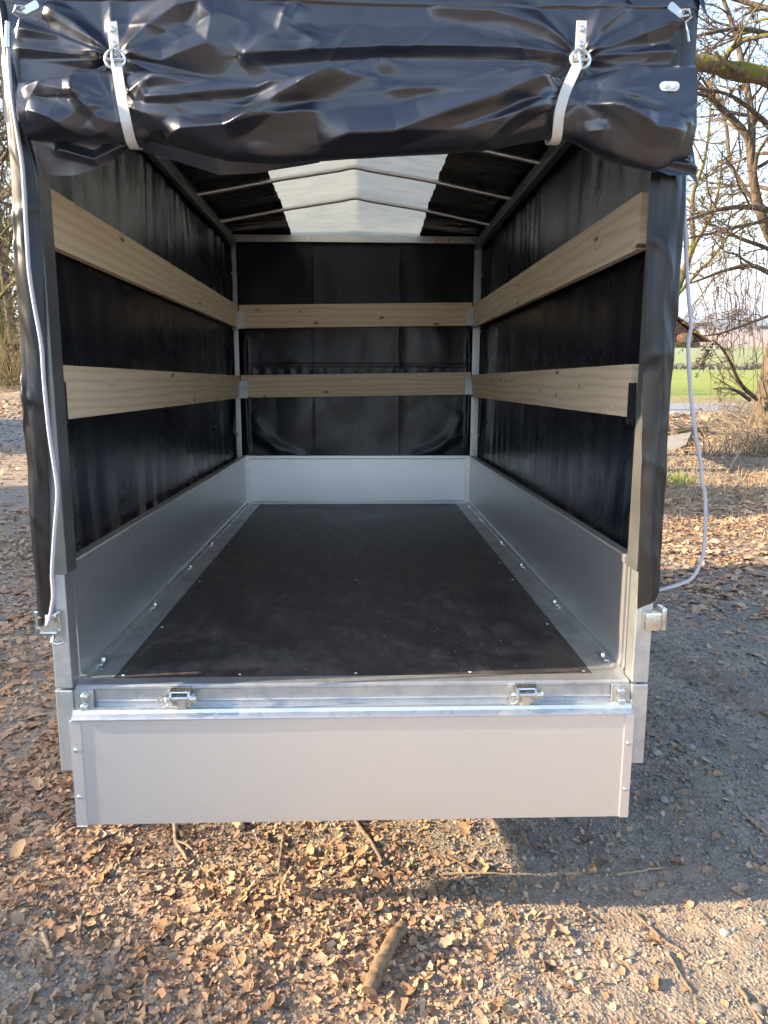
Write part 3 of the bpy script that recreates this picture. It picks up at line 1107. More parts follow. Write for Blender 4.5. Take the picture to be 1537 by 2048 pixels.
HB = 0.123
for z, t in ((1.052, 0.004), (0.671, 0.003)):
    p = plank(2.56, HB, (XL - 0.011, 1.31, z), math.pi / 2)
    p.rotation_euler = (0.0, -t, math.pi / 2)
    p = plank(2.56, HB, (XR + 0.011, 1.35, z + 0.008), math.pi / 2)
    p.rotation_euler = (0.0, -t - 0.001, math.pi / 2)
    p = plank(1.292, 0.125, (-0.008, LEN - 0.052 - 0.012, z + 0.016), 0)
    p.rotation_euler = (0.0, -0.016, 0)
    # holders for the board ends
    for s, xi in ((-1, XL), (1, XR)):
        zz = z + (0.003 if s < 0 else 0.018)
        mb = MB()
        mb.box(xi + s * 0.001 - s * 0.004, xi - s * 0.0005 - s * 0.001, LEN - 0.135, LEN - 0.078, zz - 0.062, zz + 0.030, 0.0008)
        mb.box(xi - s * 0.003, xi + s * 0.024, LEN - 0.135, LEN - 0.078, zz - 0.066, zz - 0.0625, 0.0008)
        part(mb, 'board_bracket', M['galv'])
        mb = MB()
        xa, xb = xi + s * 0.001, xi - s * 0.040
        mb.box(min(xa, xb), max(xa, xb), LEN - 0.080, LEN - 0.0765, zz - 0.058 + s * 0.004, zz + 0.040 + s * 0.004, 0.001)
        part(mb, 'board_bracket', M['galv'])
for s, xi in ((-1, XL), (1, XR)):
    mb = MB().box(xi - s * 0.003, xi - s * 0.006, 0.022, 0.060, 0.602, 0.692, 0.001).box(xi - s * 0.006, xi + s * 0.026, 0.022, 0.060, 0.596, 0.601, 0.001)
    part(mb, 'board_holder', M['blackplastic'])

# tarpaulin ----------------------------------------------------------------


def tri(t):
    t = t - np.floor(t)
    return 1 - 4 * np.abs(t - 0.5)


def ridges(x, z, lst, soft=False):
    """sum of crease lines: (points, height, width above, width below)"""
    out = np.zeros_like(x)
    for pts, h, wa, wb in lst:
        pts = np.asarray(pts, float)
        best = np.full(x.shape, 1e9)
        side = np.zeros_like(x)
        tpos = np.zeros_like(x)
        seglen = np.linalg.norm(np.diff(pts, axis=0), axis=1)
        tot = seglen.sum()
        acc = 0.0
        for k in range(len(pts) - 1):
            p, q = pts[k], pts[k + 1]
            d = q - p
            t = np.clip(((x - p[0]) * d[0] + (z - p[1]) * d[1]) / (d @ d), 0, 1)
            ex, ez = x - p[0] - t * d[0], z - p[1] - t * d[1]
            dist = np.hypot(ex, ez)
            m_ = dist < best
            best = np.where(m_, dist, best)
            side = np.where(m_, np.sign(d[0] * ez - d[1] * ex), side)
            tpos = np.where(m_, (acc + t * seglen[k]) / tot, tpos)
            acc += seglen[k]
        w = np.where(side > 0, wa, wb)
        tap = np.clip(tpos / 0.15, 0, 1) * np.clip((1 - tpos) / 0.15, 0, 1)
        tap = 0.15 + 0.85 * tap * (2 - tap)
        e = best / w
        out += h * tap * (np.exp(-(e * 1.7) ** 2) if soft else np.clip(1 - e, 0, 1) ** 1.35)
    return out


def creases(x, z, seed, h, w=0.05):
    n1 = noise2(x * 5.0 + z * 3.0, z * 9.0 - x * 1.5, seed)
    n2 = noise2(x * 8.0 - z * 5.0, z * 12.0 + x * 3.0, seed + 1)
    m1 = np.clip(0.5 + 2.5 * noise2(x * 3, z * 4, seed + 2), 0, 1)
    m2 = np.clip(0.5 + 2.5 * noise2(x * 4, z * 5, seed + 3), 0, 1)
    return h * (m1 * np.exp(-np.abs(n1) / w) + 0.7 * m2 * np.exp(-np.abs(n2) / w))


def radial(x, z, c, n, amp, r0, seed, zs=1.0):
    dx, dz = x - c[0], (z - c[1]) * zs
    r = np.hypot(dx, dz) + 1e-6
    ph = np.arctan2(dz, dx)
    w = ph * n / (2 * math.pi) + 0.9 * noise2(ph * 1.7 + 5, r * 2.5, seed) + 0.35 * noise2(dx * 9, dz * 9, seed + 3)
    am = 0.5 + 1.0 * (0.5 + noise2(ph * 2.3 + 8, r * 1.5, seed + 7))
    return amp * am * tri(w) * (r / (r + 0.035)) * np.exp(-(r / r0) ** 1.5)


# side sheets: pleated under the eaves and above the lower edge
for s in (-1, 1):
    ys = np.linspace(0.0, LEN + 0.035, 380)
    zs = np.linspace(0.215, EV + 0.03, 90)
    Yg, Zg = np.meshgrid(ys, zs, indexing='ij')
    sd = 3 if s < 0 else 13
    top = sstep(1.02, 1.42, Zg + 0.10 * noise2(Yg * 5, 0 * Yg, sd)) * sstep(EV + 0.03, EV - 0.05, Zg)
    pl = tri(Yg * 5.6 + 1.7 * noise2(Yg * 1.7, Zg * 1.2, sd)) + 0.6 * tri(Yg * 9.7 + 1.5 * noise2(Yg * 2.3, Zg, sd + 1))
    bot = sstep(0.55, 0.28, Zg)
    pb = tri(Yg * 6.1 + 2.2 * noise2(Yg * 2.2, Zg * 2, sd + 4) + Zg * 0.5)
    far = sstep(LEN - 0.42, LEN - 0.05, Yg)
    pf = tri(Yg * 17 + 0.5 * noise2(Yg * 3, Zg * 1.3, sd + 6))
    near = sstep(0.55, 0.0, Yg)
    pn = tri((Yg + 0.16 * Zg) * 6 + 0.4 * noise2(Yg * 4, Zg * 2, sd + 8))
    am = np.clip(0.5 + 2.4 * noise2(Yg * 2.6, Zg * 0.7, sd + 11), 0.05, 1.4)
    am2 = np.clip(0.45 + 2.6 * noise2(Yg * 2.1, Zg * 0.8, sd + 15), 0.0, 1.4)
    d = 0.0056 * am * top * pl + 0.0026 * am2 * bot * pb + 0.0075 * far * pf + 0.003 * near * pn
    d += 0.010 * fbm(Yg * 1.6, Zg * 1.1, 3, sd + 2) + 0.003 * fbm(Yg * 7, Zg * 2.2, 3, sd + 5) + 0.004 * np.abs(noise2(Yg * 3.3 + Zg * 0.8, Zg * 1.4, sd + 17))
    d *= 0.3 + 0.7 * sstep(0.0, 0.25, Yg)
    X = s * (0.697 + np.clip(d, -0.012, 0.012 + 0.02 * sstep(0.3, 1.2, Yg)))
    P = np.stack([X, Yg, Zg], -1)
    o = sheet(P, 'side_tarpaulin', M['tarp_in'], trailer, OFF)
    # pale buttons that hold the sheet to the frame, and inner fixing studs near the front
    bt = MB().lathe([(0.011, 0), (0.011, 0.012), (0.007, 0.016), (0.002, 0.017)], (0, 0, 0), (s, 0, 0), 10).build('tarpaulin_button', M['whiteplastic'], o)
    auto_smooth(bt, 40)
    copies(bt, [(s * 0.702, y, z) for y in (0.10, 0.75, 1.4, 2.05) for z in (0.985, 0.682)], o, 'tarpaulin_button')
    bt = MB().lathe([(0.009, 0), (0.009, 0.003), (0.004, 0.006), (0.001, 0.0062)], (0, 0, 0), (-s, -0.3, 0), 8).build('fixing_stud', M['zinc'], o)
    auto_smooth(bt, 40)
    copies(bt, [(s * 0.684, LEN - 0.10, z) for z in (1.285, 0.985, 0.41)], o, 'fixing_stud')

# front sheet with welded seams and drag folds in the lower corners
xs = np.linspace(-0.722, 0.722, 200)
zs = np.linspace(0.24, EV + 0.032, 160)
Xg, Zg = np.meshgrid(xs, zs, indexing='ij')
rl = []
for s in (-1, 1):
    cx_ = s * 0.60
    for k, (x0_, z1_, w) in enumerate(((0.17, 0.24, 0.045), (0.30, 0.13, 0.04))):
        rl.append(([(cx_ - s * x0_, 0.26), (cx_ - s * x0_ * 0.55, 0.27 + z1_ * 0.38), (cx_ - s * x0_ * 0.15, 0.27 + z1_ * 0.8), (cx_ + s * 0.01, 0.29 + z1_)], 0.008, w * 1.3, w * 1.1))
    rl.append(([(s * 0.640, 0.3), (s * 0.645, 0.62), (s * 0.640, 0.98)], 0.012, 0.03, 0.022))
d = ridges(Xg, Zg, rl, True)
for xv in (-0.245, 0.232):
    d = d + 0.0015 * np.exp(-((Xg - xv - 0.006 * noise2(Zg * 4, Xg * 0, 3)) / 0.008) ** 2) - 0.004 * sstep(xv - 0.002, xv + 0.05, Xg) * sstep(xv + 0.14, xv + 0.05, Xg) * (0.5 + noise2(Zg * 3, Xg, 8))
d = d + 0.003 * np.exp(-((Zg - 0.80) / 0.006) ** 2) + 0.0035 * sstep(0.80, 0.74, Zg) * tri(Xg * 14 + 0.7 * noise2(Xg * 5, Zg * 3, 4)) * sstep(0.70, 0.79, Zg)
d = d + 0.016 * fbm(Xg * 2.4, Zg * 1.8, 3, 31) + 0.006 * np.abs(noise2(Xg * 5, Zg * 2.4, 35)) + 0.0015 * fbm(Xg * 12, Zg * 8, 2, 33)
P = np.stack([Xg, LEN + 0.012 - d * 1.0, Zg], -1)
sheet(P, 'front_tarpaulin', M['tarp_in'], trailer, OFF)


# roof: ridge over the bows, hipped down to both crossbars
def roof_z(X, Y):
    ridge = np.interp(Y, [-0.05, 0.58, 2.11, LEN], [EV + 0.040, RIDGE + 0.010, RIDGE + 0.010, EV + 0.040])
    t = np.clip(1 - np.abs(X) / 0.70, 0, 1)
    z = EV + 0.022 + (ridge - EV - 0.022) * t
    sag = sum(np.exp(-((Y - yb) / 0.05) ** 2) for yb in (0.58, 1.09, 1.60, 2.11))
    z = z + 0.010 - 0.011 * (1 - np.clip(sag, 0, 1)) * sstep(0.0, 0.25, Y) * sstep(LEN, LEN - 0.25, Y)
    z = z + 0.005 * tri(Y * 6.5 + 0.35 * np.abs(X) + 0.9 * noise2(X * 2, Y * 4, 5)) * sstep(0.34, 0.6, np.abs(X)) * 0.6
    z = z + 0.004 * tri(Y * 15 + 1.2 * np.abs(X) + 0.9 * noise2(X * 3, Y * 5, 6)) * sstep(0.35, 0.65, np.abs(X)) * 0.6
    return z + 0.016 + 0.003 * fbm(X * 4, Y * 9, 3, 9) - 0.045 * sstep(0.672, 0.705, np.abs(X)) - 0.05 * sstep(LEN - 0.012, LEN + 0.022, Y) - 0.05 * sstep(-0.045, -0.075, Y)


def roof_strip(x0, x1, nx, mat, name, parent, jag=(0, 0)):
    ys = np.concatenate([np.linspace(-0.075, -0.03, 8), np.linspace(-0.02, LEN - 0.02, 240), np.linspace(LEN - 0.012, LEN + 0.022, 8)])
    t = np.linspace(0, 1, nx)
    e0 = x0 + jag[0] * 0.0018 * tri(ys * 8)
    e1 = x1 + jag[1] * 0.0018 * tri(ys * 8)
    X = e0[None, :] + (e1 - e0)[None, :] * t[:, None]
    Y = np.broadcast_to(ys[None, :], X.shape)
    return sheet(np.stack([X, Y, roof_z(X, Y)], -1), name, mat, parent, OFF if parent is trailer else None)


rt = roof_strip(-0.706, -0.366, 50, M['tarp_in'], 'roof_tarpaulin', trailer, (0, 1))
roof_strip(0.348, 0.706, 50, M['tarp_in'], 'roof_tarpaulin', trailer, (1, 0))
roof_strip(-0.366, 0.348, 70, M['skylight'], 'skylight_panel', rt, (1, 1))


# the rear curtain: upper sheet, roll, straps --------------------------------
def XZ(u, v, y=-0.10):
    p = LY(u, v, y)
    return (p[0], p[2])


SL, SR = XZ(238, 150, -0.085), XZ(1150, 150, -0.085)
up_ridges = []
for pts, h, wa, wb in (
        ([(236, 118), (330, 130), (420, 95), (430, 45), (400, 20)], 0.016, 0.06, 0.055),
        ([(250, 120), (300, 60), (360, 20), (430, 8)], 0.016, 0.035, 0.05),
        ([(225, 112), (150, 50), (90, 15)], 0.014, 0.03, 0.03),
        ([(225, 122), (120, 75), (30, 60)], 0.014, 0.022, 0.025),
        ([(228, 128), (120, 110), (30, 100)], 0.010, 0.02, 0.02),
        ([(480, 125), (560, 70), (575, 15)], 0.013, 0.055, 0.045),
        ([(490, 118), (640, 105), (800, 95), (1000, 100), (1150, 118)], 0.016, 0.05, 0.02),
        ([(600, 10), (580, 60), (640, 95)], 0.010, 0.03, 0.03),
        ([(1165, 115), (1240, 90), (1320, 60), (1370, 40)], 0.014, 0.03, 0.025),
        ([(1170, 120), (1250, 112), (1360, 105)], 0.010, 0.02, 0.02),
        ([(1165, 110), (1200, 60), (1260, 10)], 0.013, 0.03, 0.03),
        ([(1150, 110), (1090, 60), (980, 25), (850, 15)], 0.013, 0.035, 0.04)):
    up_ridges.append(([XZ(u, v, -0.06) for u, v in pts], h, wa, wb))
xs = np.linspace(-0.694, 0.692, 420)
zs = np.linspace(1.20, EV + 0.042, 130)
Xg, Zg = np.meshgrid(xs, zs, indexing='ij')
cl_, cr_ = XZ(236, 125, -0.06), XZ(1158, 125, -0.06)
d = ridges(Xg, Zg, up_ridges)
hold = sstep(EV + 0.03, EV - 0.03, Zg) * sstep(0.70, 0.66, np.abs(Xg))
d = d + radial(Xg, Zg, cl_, 9, 0.007, 0.20, 3) + radial(Xg, Zg, cr_, 9, 0.007, 0.20, 8)
d = d + 0.014 * fbm(Xg * 3.1, Zg * 3.0, 2, 41) + 0.008 * (np.abs(noise2(Xg * 4.4 + Zg * 2, Zg * 6 - Xg, 43)) + 0.5 * np.abs(noise2(Xg * 9 - Zg * 4, Zg * 11 + Xg * 2, 44)))
d = d + creases(Xg * 0.8, Zg, 81, 0.003)
d = d * (0.15 + 0.85 * hold)
Yc = -0.062 - np.clip(d, -0.004, 0.05) - 0.004 * sstep(1.425, 1.428, Zg)
up = sheet(np.stack([Xg, Yc, Zg], -1), 'rear_curtain', M['tarp'], trailer, OFF)

# rolled-up lower part of the curtain
tu = np.array([45, 140, 152, 240, 350, 500, 590, 740, 900, 1110, 1180, 1280, 1392])
tv = np.array([165, 150, 134, 138, 146, 172, 156, 133, 139, 157, 148, 128, 124])
bu = np.array([48, 150, 250, 310, 450, 560, 700, 900, 1000, 1110, 1150, 1230, 1330, 1392])
bv = np.array([272, 276, 284, 276, 318, 320, 310, 300, 290, 268, 274, 314, 340, 318])
nx = 620
uu = np.linspace(45, 1390, nx)
topz = np.array([LY(u, np.interp(u, tu, tv), -0.11)[2] for u in uu])
botz = np.array([LY(u, np.interp(u, bu, bv), -0.11)[2] for u in uu])
xx = np.array([LY(u, 220, -0.12)[0] for u in uu])
k = np.ones(9) / 9
topz = np.convolve(np.pad(topz, 4, 'edge'), k, 'valid')
botz = np.convolve(np.pad(botz, 4, 'edge'), k, 'valid')
pin = np.exp(-((xx - SL[0]) / 0.055) ** 2) + np.exp(-((xx - SR[0]) / 0.055) ** 2)
depth = 0.060 - 0.022 * pin - 0.022 * sstep(0.50, 0.69, xx) - 0.018 * sstep(-0.50, -0.64, xx)
nv = 120
th = np.linspace(-0.62 * math.pi, 0.62 * math.pi, nv)
cc, ss = np.cos(th), np.sin(th)
sq = np.sign(ss) * np.abs(ss) ** 0.85
Xr = np.broadcast_to(xx[:, None], (nx, nv))
mid, half = (topz + botz) / 2, (topz - botz) / 2
Zr = mid[:, None] + half[:, None] * sq[None, :]
Yr = -0.092 - depth[:, None] * cc[None, :]
rol = []
for pts, h, wa, wb in (
        ([(255, 190), (300, 165), (420, 178), (560, 190), (700, 165)], 0.016, 0.012, 0.030),
        ([(285, 182), (300, 205), (360, 205), (520, 195), (600, 178)], 0.012, 0.016, 0.010),
        ([(455, 265), (500, 250), (560, 215), (640, 180), (740, 140), (800, 136)], 0.030, 0.035, 0.022),
        ([(600, 200), (680, 175), (760, 165)], 0.010, 0.02, 0.02),
        ([(330, 272), (370, 262), (470, 262), (540, 245), (640, 235)], 0.024, 0.022, 0.030),
        ([(640, 290), (700, 272), (790, 268), (880, 240), (1000, 205), (1110, 165)], 0.032, 0.045, 0.024),
        ([(790, 268), (930, 262), (1030, 235), (1110, 215)], 0.012, 0.02, 0.02),
        ([(760, 140), (900, 148), (1020, 150), (1105, 158)], 0.020, 0.016, 0.028),
        ([(770, 190), (900, 185), (1000, 172), (1100, 165)], 0.010, 0.016, 0.02),
        ([(960, 290), (1010, 250), (1070, 215), (1110, 200)], 0.016, 0.02, 0.02),
        ([(480, 300), (560, 312), (660, 318), (760, 300)], 0.014, 0.02, 0.02),
        ([(150, 165), (160, 200), (200, 235), (245, 248)], 0.018, 0.025, 0.018),
        ([(60, 225), (110, 240), (170, 272), (245, 240)], 0.020, 0.03, 0.022),
        ([(50, 185), (100, 172), (160, 166)], 0.010, 0.012, 0.025),
        ([(245, 225), (200, 215), (150, 190)], 0.010, 0.014, 0.014),
        ([(255, 260), (300, 280), (360, 290)], 0.016, 0.015, 0.02),
        ([(1125, 205), (1170, 205), (1230, 225), (1300, 262), (1370, 265)], 0.028, 0.028, 0.032),
        ([(1165, 205), (1150, 240), (1160, 262), (1215, 262)], 0.018, 0.02, 0.02),
        ([(1140, 160), (1200, 165), (1280, 140), (1300, 132)], 0.012, 0.014, 0.02),
        ([(1385, 250), (1340, 235), (1270, 235)], 0.014, 0.022, 0.018),
        ([(1160, 280), (1230, 300), (1300, 345), (1320, 360)], 0.012, 0.02, 0.02)):
    rol.append(([XZ(u, v, -0.13) for u, v in pts], h, wa, wb))
dr = ridges(Xr, Zr, rol) * 0.95
dr = dr + radial(Xr, Zr, (SL[0], mid[np.argmin(abs(xx - SL[0]))]), 8, 0.009, 0.14, 21, 1.3) + radial(Xr, Zr, (SR[0], mid[np.argmin(abs(xx - SR[0]))]), 8, 0.009, 0.14, 27, 1.3)
def crumple(x, z, seed):
    """flat facets that meet in sharp creases"""
    a1, b1 = x * 0.94 + z * 0.34, z * 0.94 - x * 0.34
    a2, b2 = x * 0.82 - z * 0.57, z * 0.82 + x * 0.57
    wx, wz = 0.05 * noise2(x * 4, z * 4, seed + 9), 0.05 * noise2(x * 4 + 7, z * 4, seed + 10)
    return 1.0 * np.abs(noise2(a1 * 4.2 + wx * 9, b1 * 8.0, seed)) + 0.6 * np.abs(noise2(a2 * 6.5, b2 * 11.0 + wz * 9, seed + 1)) + 0.3 * np.abs(noise2(a1 * 12, b1 * 17, seed + 2))


dr = dr + 0.008 * crumple(Xr * 0.7, Zr * 1.1, 51) + 0.016 * fbm(Xr * 1.6, Zr * 8, 2, 53)
dr = dr + creases(Xr * 0.8, Zr, 71, 0.0035)
seam = mid[:, None] + 0.25 * half[:, None] + 0.012 * fbm(Xr * 3, Xr * 0, 2, 57)
dr = dr + 0.0016 * sstep(-0.0015, 0.0015, Zr - seam) * sstep(-0.40, -0.30, Xr) * sstep(0.38, 0.28, Xr)
pinr = np.clip(pin, 0, 1)[:, None]
dr = dr * (1 - 0.75 * pinr) * (0.25 + 0.75 * np.clip(cc[None, :] + 0.35, 0, 1))
Yr = Yr - dr * (0.55 + 0.45 * cc[None, :])
Zr = Zr + dr * 0.35 * ss[None, :]
roll = sheet(np.stack([Xr, Yr, Zr], -1), 'rolled_curtain', M['tarp'], trailer, OFF)
roll['label'] = 'rolled-up lower part of the rear curtain, crumpled and glossy'
# inner turns of the roll that show at its open ends
for s, x0, x1 in ((-1, -0.640, -0.50), (1, 0.52, 0.672)):
    t = np.linspace(0, 2.3 * 2 * math.pi, 70)
    i0 = 8 if s < 0 else nx - 9
    rr = 0.35 + 0.42 * t / t.max()
    xa = np.linspace(x0 + (0.004 if s < 0 else 0), x1 - (0.004 if s > 0 else 0), 14)
    zc, zh = mid[i0], half[i0]
    P = np.zeros((14, 70, 3))
    for i, xv in enumerate(xa):
        P[i, :, 0] = xv
        P[i, :, 1] = -0.086 - 0.028 * rr * np.cos(t)
        P[i, :, 2] = zc + zh * 0.86 * rr * np.sin(t)
    sheet(P, 'curtain_turn', M['tarp'], roll)


def loose(name, top, bot, y0, y1, amp, seed, n=90, mrows=34, extra=None):
    """a loose tongue of cloth between two edge lines given as photo points"""
    top = np.array(top, float)
    bot = np.array(bot, float)
    t = np.linspace(0, 1, n)
    def along(p):
        s_ = np.concatenate([[0], np.cumsum(np.linalg.norm(np.diff(p, axis=0), axis=1))])
        s_ /= s_[-1]
        return np.stack([np.interp(t, s_, p[:, 0]), np.interp(t, s_, p[:, 1])], -1)
    a, b = along(top), along(bot)
    P = np.zeros((n, mrows, 3))
    for j in range(mrows):
        w = j / (mrows - 1)
        q = a * (1 - w) + b * w
        y = y0 * (1 - w) + y1 * w
        for i in range(n):
            P[i, j] = LY(q[i, 0], q[i, 1], y)
    d_ = amp * fbm(P[..., 0] * 8, P[..., 2] * 7, 3, seed) * 2
    if extra:
        d_ = d_ + ridges(P[..., 0], P[..., 2], [([XZ(u, v, (y0 + y1) / 2) for u, v in pts], h, wa, wb) for pts, h, wa, wb in extra])
    P[..., 1] -= d_
    return sheet(P, name, M['tarp'], trailer, OFF)


loose('loose_fold', [(62, 262), (160, 262), (250, 270), (300, 268)], [(88, 352), (150, 352), (212, 332), (262, 298)], -0.085, -0.062, 0.008, 3,
      extra=[([(110, 300), (190, 320), (260, 290)], 0.012, 0.02, 0.012)])
loose('loose_fold', [(262, 275), (330, 290), (430, 318), (520, 322), (640, 312)], [(262, 296), (300, 306), (440, 352), (520, 346), (640, 326)], -0.10, -0.08, 0.006, 5)
loose('loose_fold', [(1300, 285), (1340, 285), (1366, 262), (1372, 240)], [(1290, 332), (1338, 352), (1378, 352), (1396, 372)], -0.075, -0.105, 0.008, 8, 60, 40,
      extra=[([(1330, 330), (1368, 338), (1388, 345)], 0.018, 0.012, 0.010), ([(1366, 265), (1360, 300), (1375, 330)], 0.012, 0.012, 0.012)])


# flaps at the two rear corners: side sheet wrapped round the upright
def corner_flap(s, inner, outer, zlo, zhi, slope, seed):
    n, k_ = 130, 44
    zz = np.linspace(0, 1, n)
    P = np.zeros((n, k_, 3))
    for i, t in enumerate(zz):
        z_in, z_out = zlo[0] + (zhi - zlo[0]) * t, zlo[1] + (zhi - zlo[1]) * t
        xi = np.interp(z_in, *inner)
        xo = np.interp(z_out, *outer)
        for j in range(k_):
            w = j / (k_ - 1)
            if w < 0.62:
                q = w / 0.62
                x = xi + (xo - xi) * q
                y = -0.0635 - 0.010 * math.sin(q * math.pi)
                z = z_in + (z_out - z_in) * q
            else:
                q = (w - 0.62) / 0.38
                x = xo + s * 0.003 * math.sin(q * math.pi / 2)
                y = -0.0635 + 0.10 * q
                z = z_out
            P[i, j] = (x, y, z)
    d_ = 0.010 * fbm(P[..., 0] * 14, P[..., 2] * 2.6, 3, seed) + 0.009 * fbm(P[..., 0] * 20 + P[..., 2] * 6, P[..., 2] * 5, 3, seed + 4)
    d_ = d_ + creases(P[..., 0] * 1.6, P[..., 2] * 0.55, seed + 6, 0.007, 0.06)
    d_ = d_ + 0.003 * tri(P[..., 0] * 22 + 0.5 * noise2(P[..., 2] * 4, P[..., 0] * 3, seed + 2))
    P[..., 1] -= np.clip(d_, -0.004, 0.03)
    P[..., 0] += s * 0.12 * d_
    return sheet(P, 'corner_flap', M['tarp_flap'], trailer, OFF)


corner_flap(-1, ([0.15, 0.30, 0.60, 0.95, 1.10, 1.20, 1.42], [-0.678, -0.672, -0.652, -0.638, -0.632, -0.655, -0.676]), ([0.15, 0.8, 1.42], [-0.703, -0.697, -0.690]), (0.165, 0.155), 1.42, 0, 61)
corner_flap(1, ([0.15, 0.6, 1.1, 1.42], [0.646, 0.630, 0.610, 0.640]), ([0.15, 0.6, 1.1, 1.42], [0.690, 0.690, 0.689, 0.690]), (0.182, 0.222), 1.42, 0, 67)

# straps with buckles
for (tp, bk, pts) in (((224, 44), (232, 118), [(232, 122), (238, 160), (246, 210), (254, 250), (262, 283)]),
                      ((1164, 42), (1160, 118), [(1158, 124), (1146, 150), (1130, 185), (1118, 230), (1115, 274)])):
    sp_ = empty('strap')
    sp_.parent = trailer
    sp_.location = OFF

    def ribbon(path, w, name, th_=0.0022):
        path = np.array(path)
        path = np.stack([np.interp(np.linspace(0, 1, 34), np.linspace(0, 1, len(path)), path[:, c]) for c in range(3)], -1)
        for _ in range(3):
            path[1:-1] = (path[:-2] + 2 * path[1:-1] + path[2:]) / 4
        tang = np.gradient(path, axis=0)
        tang /= np.linalg.norm(tang, axis=1)[:, None]
        side_ = np.tile(np.array([1.0, 0, 0]), (len(path), 1))
        side_ -= tang * (side_ * tang).sum(1)[:, None]
        side_ /= np.linalg.norm(side_, axis=1)[:, None]
        nor = np.cross(tang, side_)
        mb = MB()
        ring = np.stack([path - side_ * w / 2 - nor * th_ / 2, path + side_ * w / 2 - nor * th_ / 2, path + side_ * w / 2 + nor * th_ / 2, path - side_ * w / 2 + nor * th_ / 2], 1)
        n_ = len(path)
        F = [(i * 4 + j, i * 4 + (j + 1) % 4, (i + 1) * 4 + (j + 1) % 4, (i + 1) * 4 + j) for i in range(n_ - 1) for j in range(4)]
        F += [(0, 1, 2, 3), (n_ * 4 - 1, n_ * 4 - 2, n_ * 4 - 3, n_ * 4 - 4)]
        mb.add(ring.reshape(-1, 3), F)
        return part(mb, name, M['strap'], sp_, 30)
    ta, tb = LY(*tp, -0.105), LY(*bk, -0.112)
    ribbon([ta, tb], 0.0195, 'strap_tab', 0.004)
    dirv = tb - ta
    screws(sp_, [tuple(ta + dirv * f + np.array([0, -0.0025, 0])) for f in (0.22, 0.62, 0.9)], (0, -1, 0), 'zinc', 0.95, 'rivet')
    # over the roll and back underneath it
    pth = [LY(pts[0][0], pts[0][1], -0.118)]
    for (u, v), y in zip(pts[1:], (-0.142, -0.156, -0.156, -0.132)):
        pth.append(LY(u, v, y))
    e = pth[-1]
    pth += [e + np.array([0, 0.02, -0.006]), e + np.array([0, 0.05, 0.0]), e + np.array([0, 0.07, 0.02])]
    ribbon(pth, 0.0195, 'strap_band')
    bk_c = LY(*bk, -0.116)
    mb = MB()
    t = np.linspace(0, 2 * math.pi, 25)
    ang = 0.12 if bk[0] < 700 else -0.35
    def loop(rx, rz, y):
        return [(bk_c[0] + rx * math.cos(a) * math.cos(ang) - rz * math.sin(a) * math.sin(ang), bk_c[1] + y, bk_c[2] - 0.002 + rx * math.cos(a) * math.sin(ang) + rz * math.sin(a) * math.cos(ang)) for a in t]
    mb.tube(loop(0.0185, 0.0165, -0.004), 0.0036, 8)
    mb.tube([(bk_c[0] - 0.017, bk_c[1] - 0.007, bk_c[2] - 0.004), (bk_c[0] + 0.017, bk_c[1] - 0.007, bk_c[2] - 0.004)], 0.0032, 8)
    mb.tube([(bk_c[0] - 0.004, bk_c[1] - 0.006, bk_c[2] + 0.010), (bk_c[0] - 0.003, bk_c[1] - 0.012, bk_c[2] - 0.004), (bk_c[0], bk_c[1] - 0.008, bk_c[2] - 0.022)], 0.0028, 8)
    part(mb, 'buckle', M['zinc'], sp_, 40)

# eyelet plate on the roll, hooks in the upper corners
i_ = int(np.argmin(abs(xx - LY(1339, 173, -0.13)[0])))
pz = LY(1339, 173, -0.13)[2]
j_ = int(np.argmin(abs(np.where(cc > 0.2, Zr[i_], 9) - pz)))
yp = float(Yr[i_, j_]) - 0.004
ec = LY(1339, 173, yp)
mb = MB()
ol = [(0.011 * (1 if a <= 8 else -1) + 0.0085 * math.cos(-math.pi / 2 + math.pi * (a if a <= 8 else a - 9) / 8 + (0 if a <= 8 else math.pi)), 0.0085 * math.sin(-math.pi / 2 + math.pi * (a if a <= 8 else a - 9) / 8 + (0 if a <= 8 else math.pi))) for a in range(18)]
mb.prism([(ec[0] + p[0], ec[2] + p[1]) for p in ol], 'Y', ec[1] - 0.002, ec[1] + 0.003)
ey = part(mb, 'eyelet_plate', M['whiteplastic'])
screws(ey, [(ec[0] - 0.008, ec[1] - 0.002, ec[2]), (ec[0] + 0.008, ec[1] - 0.002, ec[2])], (0, -1, 0), 'whiteplastic', 0.9, 'rivet')
